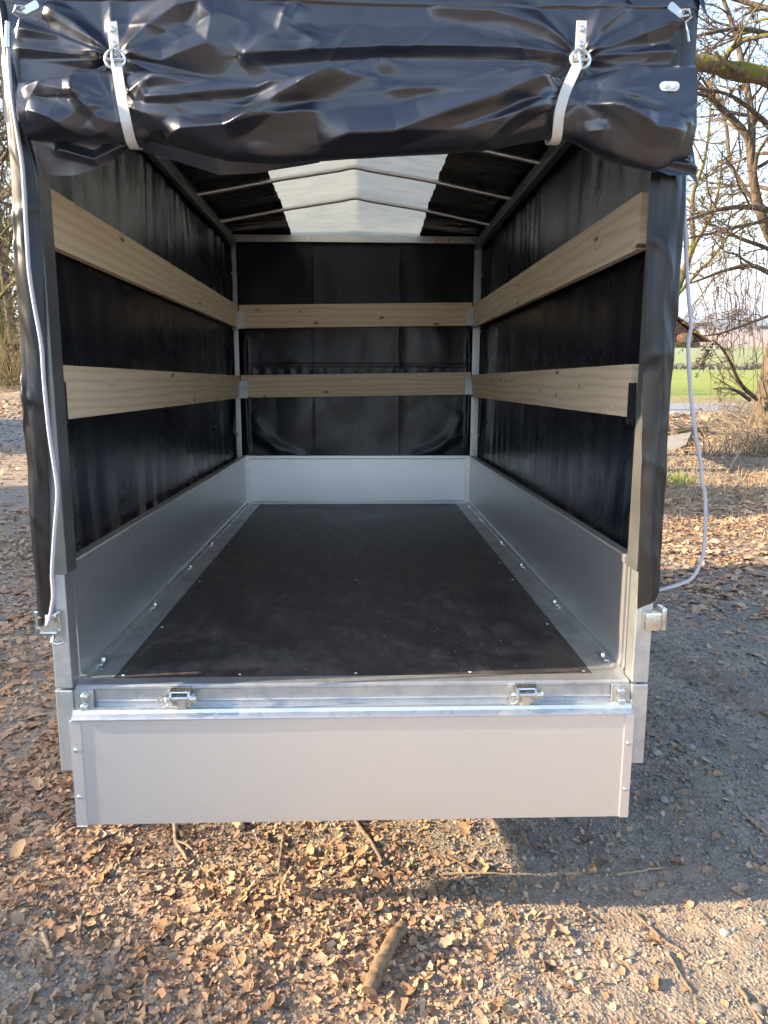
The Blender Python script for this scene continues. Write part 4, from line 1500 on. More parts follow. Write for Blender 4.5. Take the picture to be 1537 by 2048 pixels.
for pts in ([(1338, 10), (1350, 20), (1362, 30)], [(78, 8), (58, 16), (40, 28)]):
    hk = empty('cord_hook')
    hk.parent = trailer
    hk.location = OFF
    p = [LY(u, v, -0.092) for u, v in pts]
    mb = MB()
    dv = (p[2] - p[0])
    dv = dv / np.linalg.norm(dv)
    sv = np.array([-dv[2], 0, dv[0]])
    ol = []
    for f, w in ((0, 0.004), (0.003, 0.0075), (0.012, 0.0075), (0.02, 0.007), (0.034, 0.007)):
        ol.append((f, w))
    poly = [(p[0][0] + dv[0] * f + sv[0] * w, p[0][2] + dv[2] * f + sv[2] * w) for f, w in ol] + [(p[0][0] + dv[0] * f - sv[0] * w, p[0][2] + dv[2] * f - sv[2] * w) for f, w in ol[::-1]]
    mb.prism(poly, 'Y', p[0][1] - 0.003, p[0][1])
    part(mb, 'hook_plate', M['zinc'], hk)
    e = p[0] + dv * 0.030
    mb = MB()
    sx = 1 if pts[0][0] > 700 else -1
    mb.tube([e + np.array([0, -0.006, 0.006]), e + np.array([sx * 0.012, -0.012, 0.004]), e + np.array([sx * 0.018, -0.010, -0.008]), e + np.array([sx * 0.008, -0.006, -0.016]), e + np.array([sx * 0.015, -0.004, -0.030]), e + np.array([sx * 0.020, 0.0, -0.048])], 0.0024, 8)
    mb.tube([e + np.array([-sx * 0.004, -0.008, -0.008]), e + np.array([sx * 0.012, -0.013, -0.006])], 0.0022, 8)
    part(mb, 'hook_wire', M['zinc'], hk, 40)


# elastic cords
def cord(pts, ys, name='tie_cord'):
    p = np.array([LY(u, v, y) for (u, v), y in zip(pts, ys)])
    t = np.linspace(0, 1, len(p))
    q = np.linspace(0, 1, len(p) * 7)
    c = np.stack([np.interp(q, t, p[:, k]) for k in range(3)], -1)
    for _ in range(4):
        c[1:-1] = (c[:-2] + 2 * c[1:-1] + c[2:]) / 4
    return part(MB().tube(c, 0.0041, 10), name, M['cord'], None, 60)


lp = [(18, 50), (17, 110), (22, 180), (34, 260), (46, 330), (51, 420), (58, 540), (67, 600), (84, 690), (88, 760), (99, 870), (117, 980), (110, 1060), (104, 1150), (108, 1190), (100, 1240), (94, 1252), (96, 1232)]
cord(lp, [-0.085, -0.088, -0.09, -0.095, -0.10] + [-0.102] * 8 + [-0.10, -0.105, -0.11, -0.10, -0.085])
part(MB().tube([LY(17, 45, -0.088), LY(16, 75, -0.090), LY(16, 95, -0.090)], 0.0052, 10), 'cord_ferrule', M['zinc'], None, 40)
rp = [(1366, 55), (1371, 120), (1376, 240), (1370, 330), (1369, 400), (1373, 520), (1378, 600), (1384, 650), (1376, 690), (1381, 780), (1390, 860), (1403, 930), (1404, 965), (1411, 985), (1412, 1060), (1407, 1110), (1396, 1140), (1382, 1160), (1350, 1172), (1318, 1180), (1296, 1183)]
cord(rp[2:], [-0.02, -0.04, -0.05] + [-0.05] * 16)

# ------------------------------------------------------------------ trees
def nrm(v):
    return v / (math.sqrt(v[0] * v[0] + v[1] * v[1] + v[2] * v[2]) + 1e-12)


class Tree:
    """bare winter tree: hand-set or random limbs that fork down to fine twigs"""

    def __init__(self, seed, droop=0.0, up=0.25, twist=0.22, kids=(7, 6, 5), ratio=0.5, leaflets=0, minr=0.004, reach=None):
        self.r = np.random.default_rng(seed)
        self.droop, self.up, self.twist, self.kids, self.ratio = droop, up, twist, kids, ratio
        self.limbs, self.twigs = MB(), MB()
        self.minr = minr
        self.reach = reach

    def path(self, p, d, L, n, lvl):
        pts = [np.array(p, float)]
        d = nrm(np.array(d, float))
        for i in range(n):
            d = nrm(d + self.r.normal(0, self.twist, 3) + np.array([0, 0, self.up * 0.3 - self.droop * (lvl >= 2) * 0.4]))
            pts.append(pts[-1] + d * L / n)
        return np.array(pts)

    def branch(self, p, d, L, r, lvl):
        n = (6, 5, 4, 3)[min(lvl, 3)]
        pts = self.path(p, d, L, n, lvl)
        self.from_path(pts, r, lvl)

    def from_path(self, pts, r, lvl, r1=None):
        pts = np.asarray(pts, float)
        n = len(pts)
        rad = np.linspace(r, max(self.minr * 0.6, r * 0.35 if r1 is None else r1), n)
        rad = np.maximum(rad, self.minr * 0.6)
        (self.limbs if lvl <= 1 else self.twigs).tube(pts, rad, (8, 6, 4, 3, 3)[min(lvl, 4)], cap=False)
        L = np.linalg.norm(np.diff(pts, axis=0), axis=1).sum()
        if lvl >= len(self.kids):
            return
        K = self.kids[lvl]
        for k in range(K):
            f = self.r.uniform(0.18, 1.0) if lvl else 0.25 + 0.75 * (k + self.r.uniform(0, 1)) / K
            q = f * (n - 1)
            i = min(int(q), n - 2)
            p = pts[i] + (pts[i + 1] - pts[i]) * (q - i)
            t = nrm(pts[i + 1] - pts[i])
            a = nrm(cross(t, self.r.normal(0, 1, 3)))
            ang = self.r.uniform(0.45, 1.1)
            d = t * math.cos(ang) + a * math.sin(ang) + np.array([0, 0, self.up * 0.5])
            self.branch(p, d, L * self.ratio * self.r.uniform(0.6, 1.2) * (1.15 - 0.5 * f), max(self.minr, rad[i] * self.r.uniform(0.4, 0.62)), lvl + 1)


def tree_object(name, base, t, trunk_mb, label, barkm, twigm, group=None, cat='tree', cards=None):
    root = empty(name, tuple(base))
    tag(root, label, cat, group)
    b = np.array(base)
    def rel(mb):
        mb.V = [v - b for v in mb.V]
        return mb
    o = rel(trunk_mb).build('trunk', barkm, root)
    auto_smooth(o, 80)
    if t.limbs.n:
        o = rel(t.limbs).build('limbs', barkm, root, True)
    if t.twigs.n:
        o = rel(t.twigs).build('crown', twigm, root, True)
    return root


def simple_tree(name, base, H, r, seed, label, barkm, twigm, nlimb=12, lean=(0, 0), first=0.3, group=None, kids=(6, 6, 4), up=0.25, spread_=0.42, droop=0.0, minr=0.006, ratio=0.5, straight=0.06):
    t = Tree(seed, kids=kids, up=up, droop=droop, minr=minr, ratio=ratio)
    rr = np.random.default_rng(seed + 99)
    n = 12
    zz = np.linspace(0, 1, n)
    wob = np.cumsum(rr.normal(0, straight, (n, 2)), axis=0) * 0.5
    pts = np.stack([base[0] + lean[0] * zz * H + wob[:, 0], base[1] + lean[1] * zz * H + wob[:, 1], base[2] - 0.15 + zz * H], -1)
    rad = r * (1 - zz) ** 0.8 + 0.02
    rad[0] *= 1.35
    tm = MB().tube(pts, rad, 12, cap=False, jitter=0.06)
    for k in range(nlimb):
        f = first + (0.97 - first) * (k + rr.uniform(0, 1)) / nlimb
        i = min(int(f * (n - 1)), n - 2)
        p = pts[i] + (pts[i + 1] - pts[i]) * (f * (n - 1) - i)
        a = rr.uniform(0, 2 * math.pi)
        d = np.array([math.cos(a), math.sin(a), rr.uniform(0.2, 0.9)])
        t.branch(p, d, H * spread_ * rr.uniform(0.6, 1.1) * (1.1 - 0.6 * f), max(0.02, np.interp(f, zz, rad) * 0.5), 0 if k < nlimb else 1)
    return tree_object(name, (base[0], base[1], base[2]), t, tm, label, barkm, twigm, group)


# big tree at the right edge: trunk with flared foot, limbs set by hand, twigs grown
gy = 9.8
foot = WY(1540, 890, gy)
fx, fz = foot[0], float(base_z(gy))
t = Tree(5, kids=(8, 6, 5, 3), up=0.05, droop=0.25, ratio=0.40, minr=0.0045, twist=0.2)
tm = MB()
tp = [(fx + 0.02, gy, fz - 0.2), (fx + 0.02, gy, fz + 0.1), (fx + 0.03, gy, fz + 0.5), (fx + 0.07, gy, fz + 1.3), (fx + 0.13, gy, fz + 2.2), (fx + 0.22, gy, fz + 3.6), (fx + 0.22, gy, fz + 5.2), (fx + 0.15, gy, fz + 7.0), (fx, gy + 0.3, fz + 10.0)]
tm.tube(tp, [0.46, 0.40, 0.35, 0.32, 0.29, 0.27, 0.22, 0.16, 0.06], 18, jitter=0.05)
for k in range(7):
    a = 2 * math.pi * k / 7 + 0.3
    tm.tube([(fx + 0.25 * math.cos(a), gy + 0.25 * math.sin(a), fz + 0.45), (fx + 0.40 * math.cos(a), gy + 0.40 * math.sin(a), fz + 0.10), (fx + 0.62 * math.cos(a), gy + 0.62 * math.sin(a), fz - 0.06)], [0.10, 0.09, 0.04], 8)


def limb(pts, ys, r0, r1, lvl=0, tree=None):
    p = [WY(u, v, y) for (u, v), y in zip(pts, ys)]
    q = np.linspace(0, 1, len(p) * 3)
    c = np.stack([np.interp(q, np.linspace(0, 1, len(p)), np.array(p)[:, k]) for k in range(3)], -1)
    for _ in range(2):
        c[1:-1] = (c[:-2] + 2 * c[1:-1] + c[2:]) / 4
    (tree or t).from_path(c, r0, lvl, r1)


G = gy
limb([(1590, 560), (1537, 470), (1512, 400), (1502, 320), (1500, 270), (1440, 215), (1392, 165), (1350, 110)], [G] * 8, 0.085, 0.03)
limb([(1502, 330), (1506, 240), (1490, 150), (1470, 60), (1440, -20)], [G, G, G + .2, G + .3, G + .4], 0.06, 0.025)
limb([(1600, 440), (1540, 418), (1480, 412), (1430, 420), (1375, 440), (1330, 452)], [G, G - .4, G - .7, G - .9, G - 1, G - 1.1], 0.05, 0.012)
limb([(1600, 430), (1537, 440), (1470, 455), (1410, 470), (1370, 478)], [G, G - .6, G - 1.1, G - 1.4, G - 1.6], 0.035, 0.010)
limb([(1600, 540), (1537, 495), (1480, 478), (1440, 455), (1400, 440)], [G, G - .3, G - .3, G - .2, G], 0.04, 0.012)
limb([(1600, 575), (1537, 545), (1505, 528), (1450, 540), (1400, 560), (1370, 570)], [G, G - .5, G - .8, G - 1, G - 1.2, G - 1.3], 0.045, 0.010)
limb([(1600, 610), (1537, 632), (1490, 650), (1440, 668), (1410, 672)], [G, G - .6, G - .9, G - 1.1, G - 1.2], 0.028, 0.008)
limb([(1600, 340), (1537, 250), (1470, 190), (1400, 175), (1370, 180)], [G, G - .5, G - .8, G - .8, G - .8], 0.035, 0.012)
limb([(1600, 100), (1537, 65), (1470, 55), (1400, 70), (1370, 78)], [G, G - .5, G - .8, G - .8, G - .8], 0.045, 0.012)
limb([(1600, 40), (1530, 15), (1440, -10), (1390, -40)], [G, G + .3, G + .5, G + .5], 0.05, 0.016)
limb([(1600, 330), (1537, 300), (1480, 320), (1420, 350), (1380, 372)], [G, G + .3, G + .6, G + .8, G + 1], 0.03, 0.010)
# low shoots off the foot of the trunk
limb([(1510, 795), (1480, 770), (1460, 720), (1440, 690), (1425, 680)], [G - .2, G - .4, G - .6, G - .7, G - .8], 0.035, 0.008, 1)
limb([(1500, 800), (1470, 778), (1440, 776), (1428, 778)], [G - .2, G - .5, G - .7, G - .8], 0.03, 0.010, 1)
limb([(1515, 800), (1500, 790), (1470, 760), (1440, 720), (1420, 690)], [G - .2, G - .3, G - .2, G - .1, G], 0.022, 0.007, 1)
# long hanging twigs
rr = np.random.default_rng(17)
for k in range(30):
    u0 = rr.uniform(1425, 1540)
    v0 = rr.uniform(440, 600)
    v1 = v0 + rr.uniform(90, 260)
    yy = G + rr.uniform(-1.6, 0.6)
    du = np.cumsum(rr.normal(0, 7, 6))
    limb([(u0 + du[i], v0 + (v1 - v0) * i / 5) for i in range(6)], [yy + 0.1 * rr.normal() for _ in range(6)], rr.uniform(0.0055, 0.009), 0.004, 3)
tree_object('oak_tree', (fx, gy, fz), t, tm, 'thick rough-barked tree at the right edge with bare drooping twigs', M['bark'], M['twig'])

# tree whose mossy limb reaches across the upper right
my = 8.4
mf = WY(1720, 830, my)
mb_ = MB().tube([(mf[0], my, base_z(my) - 0.2), (mf[0] + 0.03, my, 1.0), (mf[0] - 0.05, my, 3.0), (mf[0] - 0.1, my, 5.0), (mf[0], my, 8.0)], [0.38, 0.30, 0.27, 0.22, 0.08], 14, jitter=0.05)
t2 = Tree(8, kids=(10, 5, 4), up=0.12, ratio=0.3, minr=0.005)
p = [WY(u, v, my) for u, v in ((1720, 215), (1620, 178), (1537, 157), (1470, 140), (1400, 124), (1330, 118), (1240, 90))]
c = np.stack([np.interp(np.linspace(0, 1, 26), np.linspace(0, 1, 7), np.array(p)[:, k]) for k in range(3)], -1)
for _ in range(2):
    c[1:-1] = (c[:-2] + 2 * c[1:-1] + c[2:]) / 4
c[1:-1] += np.random.default_rng(3).normal(0, 0.012, (24, 3))
t2.from_path(c, 0.125, 0, 0.085)
for (a_, b_) in (((1640, 100), (1560, -60)), ((1650, 60), (1480, -20)), ((1700, 0), (1600, -200)), ((1690, 300), (1560, 250))):
    pa, pb = WY(*a_, my), WY(*b_, my - 0.4)
    t2.from_path(np.linspace((mf[0] - 0.08, my, pa[2] - 0.2), pb, 7) + np.random.default_rng(4).normal(0, 0.05, (7, 3)), 0.07, 0, 0.02)
tree_object('mossy_tree', (mf[0], my, float(base_z(my))), t2, mb_, 'tree with a thick moss-covered limb reaching in at the upper right', M['mossbark'], M['twig'])

# slender forked tree behind the notice shelter
sy = 13.6
b0 = WY(1322, 800, sy)
t3 = Tree(12, kids=(8, 5, 5, 3), up=0.22, ratio=0.40, minr=0.006)
pts = [WY(u, v, sy) for u, v in ((1318, 720), (1335, 640), (1362, 560), (1388, 490))]
pts = [np.array([b0[0] - 0.03, sy, base_z(sy) - 0.1])] + pts
tm3 = MB().tube(np.stack([np.interp(np.linspace(0, 1, 16), np.linspace(0, 1, 5), np.array(pts)[:, k]) for k in range(3)], -1), np.linspace(0.105, 0.06, 16), 10, cap=False, jitter=0.05)
limb([(1388, 492), (1384, 430), (1386, 380), (1410, 330), (1420, 250), (1425, 150)], [sy] * 6, 0.055, 0.015, 0, t3)
limb([(1388, 492), (1420, 440), (1440, 380), (1445, 300)], [sy, sy - .2, sy - .4, sy - .5], 0.045, 0.014, 0, t3)
limb([(1390, 488), (1408, 462), (1432, 420), (1470, 380)], [sy, sy + .3, sy + .6, sy + .9], 0.03, 0.010, 0, t3)
limb([(1350, 595), (1400, 540), (1437, 505), (1470, 450), (1510, 400)], [sy, sy - .2, sy - .4, sy - .4, sy - .4], 0.040, 0.010, 0, t3)
limb([(1340, 625), (1380, 520), (1372, 440), (1360, 330)], [sy, sy + .4, sy + .7, sy + .9], 0.03, 0.01, 0, t3)
tree_object('slender_tree', (b0[0], sy, float(base_z(sy))), t3, tm3, 'slender sunlit tree forking upwards behind the tiled shelter', M['mossbark'], M['twigtan'])

# further bare trees on the right, off the edge and behind the trailer, whose crowns fill the gaps
for k, (x, y, H, sd, lab) in enumerate(((9.3, 14.5, 11, 31, 'bare tree off the right edge whose crown shows between nearer branches'),
                                         (3.2, 17.2, 10, 37, 'bare tree behind the trailer whose crown shows right of the cover'))):
    simple_tree('bare_tree', (x, y, float(base_z(y))), H, 0.16, sd, lab, M['bark'], M['twig'], 12, first=0.28, kids=(7, 6, 4), up=0.1, minr=0.007)

# the wood on the left ---------------------------------------------------------
wl = [
    # photo x of the foot, distance Y, height, radius, seed, tan?, label
    (20, 25.5, 13, 0.13, 41, 1, 'left wood tree with a straight trunk nearest the picture edge'),
    (40, 29.0, 15, 0.17, 43, 0, 'dark straight trunk in the left wood, second from the edge'),
    (60, 24.3, 4.6, 0.045, 45, 1, 'crooked sapling with a curved foot at the edge of the left wood'),
    (92, 24.0, 5.2, 0.045, 47, 1, 'yellowish forked sapling with a mossy foot beside the cover on the left'),
    (75, 31.0, 16, 0.20, 49, 0, 'tall trunk in the left wood just beside the black cover'),
    (5, 33.0, 16, 0.19, 51, 1, 'tall pale tree behind the first row of the left wood'),
    (110, 34.0, 15, 0.18, 53, 1, 'tall tree of the left wood partly hidden by the cover'),
    (30, 38.0, 17, 0.2, 55, 1, 'far thin-crowned tree deep in the left wood'),
    (90, 42.0, 17, 0.2, 57, 1, 'farthest tree deep in the left wood'),
    (-60, 27.0, 14, 0.18, 59, 1, 'tree of the left wood whose branches reach in from outside the picture'),
]
protos = {}
for (u, y, H, r, sd, tan, lab) in wl:
    p = WY(u, 780, y)
    z = float(wood_z(p[0], y))
    small = H < 8
    key = (small, tan)
    if key not in protos or (small is False and tan and len(protos[key]) < 2):
        o = simple_tree('sapling' if small else 'woodland_tree', (p[0], y, z), H, r, sd, lab, M['mossbark'] if tan else M['bark'], M['twigtan'] if tan else M['twig'],
                        8 if small else 15, first=0.35 if small else 0.16, kids=(5, 5, 3) if small else (7, 6, 3), up=0.2, spread_=0.35, minr=0.008, group='trees of the left wood', straight=0.10 if small else 0.05)
        protos.setdefault(key, []).append((o, H))
    else:
        src, H0 = protos[key][sd % len(protos[key])]
        o = src.copy()
        COL.objects.link(o)
        for ch in list(src.children):
            c_ = ch.copy()
            COL.objects.link(c_)
            c_.parent = o
        o.location = (p[0], y, z)
        o.rotation_euler = (0, 0, sd * 1.7)
        o.scale = (H / H0,) * 3
        o['label'] = lab
# nearer tree just outside the left edge: dark branches against the sky, some olive foliage
nx_, ny_ = -7.4, 12.2
simple_tree('edge_tree', (nx_, ny_, float(base_z(ny_))), 9.5, 0.17, 71, 'dark branched tree just outside the left edge, reaching in at the top', M['bark'], M['twig'], 16, first=0.3, kids=(6, 6, 4), up=0.1, spread_=0.4, minr=0.006)


def leaf_cards(n, centre, size, card, seed, flat=0.5, shell=0.0, boxy=False):
    r = np.random.default_rng(seed)
    d = r.normal(0, 1, (n, 3))
    d /= np.linalg.norm(d, axis=1)[:, None]
    rad = r.uniform(shell, 1, n) ** (1 / 2.2)
    lump = 0.75 + 0.5 * (0.5 + noise2(np.arctan2(d[:, 1], d[:, 0]) * 1.7, d[:, 2] * 2.2, seed))
    if boxy:
        d = d / ((np.abs(d) ** 4).sum(1) ** 0.25)[:, None]
        lump = 0.94 + 0.24 * (lump - 0.75)
    c = np.array(centre) + d * (rad * lump)[:, None] * np.array(size)
    a = r.normal(0, 1, (n, 3))
    a[:, 2] *= flat
    a /= np.linalg.norm(a, axis=1)[:, None]
    b = np.cross(a, r.normal(0, 1, (n, 3)))
    b /= np.linalg.norm(b, axis=1)[:, None]
    s = card * r.uniform(0.6, 1.4, (n, 1))
    V = np.stack([c - a * s, c + b * s * 0.5, c + a * s, c - b * s * 0.5], 1).reshape(-1, 3)
    F = np.arange(n * 4).reshape(n, 4)
    return V, F


def leafy(name, base, H, W, n, card, seed, label, matn, cat='shrub', group=None, zc=0.52):
    root = empty(name, tuple(base))
    tag(root, label, cat, group)
    V, F = leaf_cards(n, (0, 0, H * zc), (W / 2, W / 2, H * 0.5), card, seed, boxy=(matn == 'evergreen' and H < 7))  # low evergreen crowns are squared to set where their shade ends
    make_obj('crown', V, F, M[matn], root)
    mb = MB()
    r = np.random.default_rng(seed)
    mb.tube([(0, 0, -0.2), (0.05, 0, H * 0.3), (0, 0.05, H * 0.75)], [0.13, 0.09, 0.03], 8)
    for k in range(6):
        a = r.uniform(0, 6.28)
        mb.tube([(0, 0, H * (0.15 + 0.08 * k)), (0.3 * W * math.cos(a), 0.3 * W * math.sin(a), H * (0.35 + 0.09 * k))], [0.06, 0.015], 6)
    o = mb.build('trunk', M['bark'], root)
    return root


# olive-leaved shrubs inside the left wood
for k, (u, y, H, W, sd) in enumerate(((15, 30, 7.5, 4.5, 81), (70, 33, 5.2, 3.6, 83))):
    p = WY(u, 700, y)
    leafy('ivy_shrub', (p[0], y, float(wood_z(p[0], y))), H, W, 1500, 0.10, sd, ('tall olive-leaved shrub at the left picture edge', 'low olive-leaved shrub in the wood beside the cover')[k], 'olive')
# evergreens left of the yard, outside the picture: they shade the yard
SH = [(-13.5, -2.9, 5.6, 3.2), (-13.2, -1.0, 5.6, 3.0), (-13.4, 0.9, 5.75, 3.0), (-13.4, 2.6, 5.9, 3.0), (-13.8, 4.4, 9.4, 2.7), (-14.5, 9.9, 9.4, 3.2), (-14.8, 12.4, 8.8, 3.4), (-13.8, -5.4, 5.8, 3.6)]
for k, (x, y, H, W) in enumerate(SH):
    leafy('evergreen_shrub' if H < 7 else 'evergreen_tree', (x, y, float(base_z(y))), H, W, 8000, 0.15, 200 + k,
          ('unseen boxy evergreen shading the yard, outside the picture, left of the photographer',
           'unseen boxy evergreen shading the yard, outside the picture, left of the open tailgate',
           'unseen boxy evergreen shading the yard, outside the picture, left of the trailer axle',
           'unseen boxy evergreen shading the yard, outside the picture, left of the trailer front',
           'tall evergreen tree outside the picture, left of the trailer drawbar',
           'tall evergreen tree outside the picture, at the near edge of the track',
           'tall evergreen tree outside the picture, at the middle of the track',
           'unseen boxy evergreen shading the yard, outside the picture, far behind the photographer')[k], 'evergreen', 'tree' if H >= 7 else 'shrub', zc=0.5)

# undergrowth at the edge of the wood: leafless scrub, one tangle
mb = MB()
rr = np.random.default_rng(23)
for k in range(900):
    u = rr.uniform(-40, 130)
    y = rr.uniform(23.6, 30)
    p = WY(u, 780, y)
    z = float(wood_z(p[0], y))
    h = rr.uniform(0.5, 2.2)
    d = rr.normal(0, 0.35, 2)
    q = rr.normal(0, 0.12, 2)
    mb.tube([(p[0], y, z), (p[0] + d[0] * h * .4 + q[0], y + d[1] * h * .4, z + h * 0.55), (p[0] + d[0] * h + q[1], y + d[1] * h, z + h)], [0.014, 0.010, 0.005], 3, cap=False)
tag(mb.build('scrub', M['twigtan'], None, True), 'leafless scrub along the edge of the left wood', 'scrub', kind='stuff')
# dark fallen trunk lying across the scrub on the left
p0, p1 = WY(-60, 712, 25.0), WY(62, 690, 26.5)
ft = MB().tube(np.linspace(p0, p1, 8) + rr.normal(0, 0.03, (8, 3)), np.linspace(0.20, 0.12, 8), 10, jitter=0.08).build('fallen_log', M['timber'])
auto_smooth(ft, 70)
tag(ft, 'dark fallen trunk leaning through the scrub at the left edge', 'log')

# brushwood and dry grass round the foot of the big tree
mb = MB()
rr = np.random.default_rng(29)
for k in range(1000):
    u = 1545 - abs(rr.normal(0, 62))
    v = rr.uniform(815, 915)
    p = GP(u, v)
    h = rr.uniform(0.08, 0.5)
    d = rr.normal(0, 0.8, 2)
    z = float(base_z(p[1]))
    mb.tube([(p[0], p[1], z), (p[0] + d[0] * h * .3, p[1] + d[1] * h * .3, z + h * 0.7), (p[0] + d[0] * h, p[1] + d[1] * h, z + h * rr.uniform(0.5, 1.0))], [0.006, 0.005, 0.002], 3, cap=False)
tag(mb.build('brushwood', M['brush'], None, True), 'tangle of dry brushwood round the foot of the big right tree', 'brushwood', kind='stuff')


def blades(name, n, area, h, mat, label, cat, seed, w=0.004):
    r = np.random.default_rng(seed)
    Vs = []
    for k in range(n):
        u, v = area(r)
        p = GP(u, v)
        z = float(yard(p[0], p[1]))
        a = r.uniform(0, 6.28)
        hh = h * r.uniform(0.4, 1.2)
        b = np.array([math.cos(a), math.sin(a), 0]) * w
        ln = r.normal(0, 0.45, 2) * hh
        base = np.array([p[0], p[1], z])
        Vs += [base - b, base + b, base + np.array([ln[0], ln[1], hh])]
    F = np.arange(n * 3).reshape(n, 3)
    return tag(make_obj(name, np.array(Vs), F, M[mat]), label, cat, kind='stuff')


blades('dry_grass', 2600, lambda r: (r.uniform(1320, 1560), r.uniform(850, 1010) if r.random() < .7 else r.uniform(900, 1080)), 0.10, 'drygrass', 'thin dry grass among the leaves on the right', 'grass', 5)
blades('grass_tuft', 500, lambda r: (1350 + r.normal(0, 22), 965 + r.normal(0, 6)), 0.08, 'greengrass', 'small green grass tufts beside the mossy leaning post', 'grass', 6, 0.006)

# ------------------------------------------------------------------ shelter with the tiled roof
shy = 7.1
tip = WY(1414, 683, shy)
slope_dir = nrm(np.array([1.0, 0, -0.70]))
Lr = 1.62
ridge_p = tip - slope_dir * Lr
sh = empty('notice_shelter', (ridge_p[0], shy + 0.75, float(base_z(shy + 0.75))))
tag(sh, 'small timber shelter with a mossy tiled roof, half hidden behind the cover', 'shelter')
so = np.array([ridge_p[0], shy + 0.75, float(base_z(shy + 0.75))])


def shp(mb, name, mat, sm=None, parent=None):
    mb.V = [v - so for v in mb.V]
    o = mb.build(name, mat, parent or sh)
    auto_smooth(o, sm or 30)
    return o


y0, y1 = shy, shy + 1.5
for s in (1, -1):
    sd_ = np.array([slope_dir[0] * s, 0, slope_dir[2]])
    nn = np.array([-sd_[2] * s, 0, sd_[0] * s])
    # rafters and sheathing
    a_, b_ = ridge_p, ridge_p + sd_ * (Lr - 0.06)
    ol = [(a_[0] - nn[0] * 0.025, a_[2] - nn[2] * 0.025), (b_[0] - nn[0] * 0.025, b_[2] - nn[2] * 0.025), (b_[0] - nn[0] * 0.045, b_[2] - nn[2] * 0.045), (a_[0] - nn[0] * 0.045, a_[2] - nn[2] * 0.045)]
    shp(MB().prism(ol, 'Y', y0 + 0.03, y1 - 0.03), 'roof_boarding', M['timber'])
    ol = [(a_[0] - nn[0] * 0.046, a_[2] - nn[2] * 0.046), (b_[0] - nn[0] * 0.046, b_[2] - nn[2] * 0.046), (b_[0] - nn[0] * 0.12, b_[2] - nn[2] * 0.12), (a_[0] - nn[0] * 0.12, a_[2] - nn[2] * 0.12)]
    for yy in (y0 + 0.035, y1 - 0.08):
        shp(MB().prism(ol, 'Y', yy, yy + 0.05), 'rafter', M['timber'])
    # tiles, one by one, each course lifted over the next
    nc, nr_ = 9, 7
    tw, tl = (y1 - y0) / nr_, Lr / nc
    rr = np.random.default_rng(40 + s)
    for i in range(nc):
        for j in range(nr_):
            p = ridge_p + sd_ * (i * tl) + nn * (0.012)
            q = ridge_p + sd_ * ((i + 1) * tl + 0.045) + nn * (0.030 + rr.uniform(0, 0.008))
            ya = y0 - 0.01 + j * tw + rr.uniform(0.001, 0.006)
            yb = ya + tw - 0.008
            ol = [(p[0] - nn[0] * 0.016, p[2] - nn[2] * 0.016), (q[0] - nn[0] * 0.018, q[2] - nn[2] * 0.018), (q[0], q[2]), (p[0], p[2])]
            o = shp(MB().prism(ol, 'Y', ya, yb), 'tile', M['tile'])
# purlins with sawn ends, tie beam, posts and braces
for f, nm in ((0.80, 1), (0.02, 0), (-0.80, 1)):
    s = 1 if f >= 0 else -1
    sd_ = np.array([slope_dir[0] * s, 0, slope_dir[2]])
    p = ridge_p + sd_ * (Lr * abs(f)) + np.array([0, 0, -0.150])
    pu = shp(MB().tube([(p[0], y0 - 0.10, p[2]), (p[0], y1 + 0.1, p[2])], 0.062, 16), 'purlin', M['timber'])
    shp(MB().lathe([(0.060, 0), (0.060, 0.004), (0.03, 0.005), (0.004, 0.0052)], (p[0], y0 - 0.10, p[2]), (0, -1, 0), 16), 'sawn_end', M['cutwood'], 30, pu)
zt = tip[2] - 0.010
for yy in (y0 - 0.06, y1 - 0.16):
    hw = tip[0] - ridge_p[0]
    shp(MB().box(ridge_p[0] - hw + 0.12, ridge_p[0] + hw - 0.10, yy, yy + 0.06, zt - 0.06, zt - 0.0, 0.006), 'tie_beam', M['mosswood'])
    for s in (-1, 1):
        fo = GP(1338, 948)
        fo = np.array([ridge_p[0] + s * (fo[0] - ridge_p[0]), yy + 0.11, 0])
        fo[2] = base_z(fo[1]) - 0.08
        tpz = np.array([ridge_p[0] + s * 0.42, yy + 0.11, zt + 0.05])
        shp(MB().tube(np.linspace(fo, tpz, 6), np.linspace(0.064, 0.055, 6), 12, jitter=0.03), 'post', M['mosswood'], 60)
shp(MB().box(ridge_p[0] - 0.45, ridge_p[0] + 0.42, y0 + 0.7, y0 + 0.73, zt - 0.95, zt - 0.12, 0.004), 'notice_board', M['timber'])

# ------------------------------------------------------------------ logs, slab, sticks
def log_obj(name, label, a, b, r, mat, end='cutwood', cat='log', n=12, bend=0.0):
    a, b = np.array(a, float), np.array(b, float)
    pts = np.linspace(a, b, 7)
    pts[:, 2] += bend * np.sin(np.linspace(0, math.pi, 7))
    root = MB().tube(pts, np.linspace(r, r * 0.92, 7), n, jitter=0.05).build(name, M[mat])
    auto_smooth(root, 60)
    tag(root, label, cat)
    return root


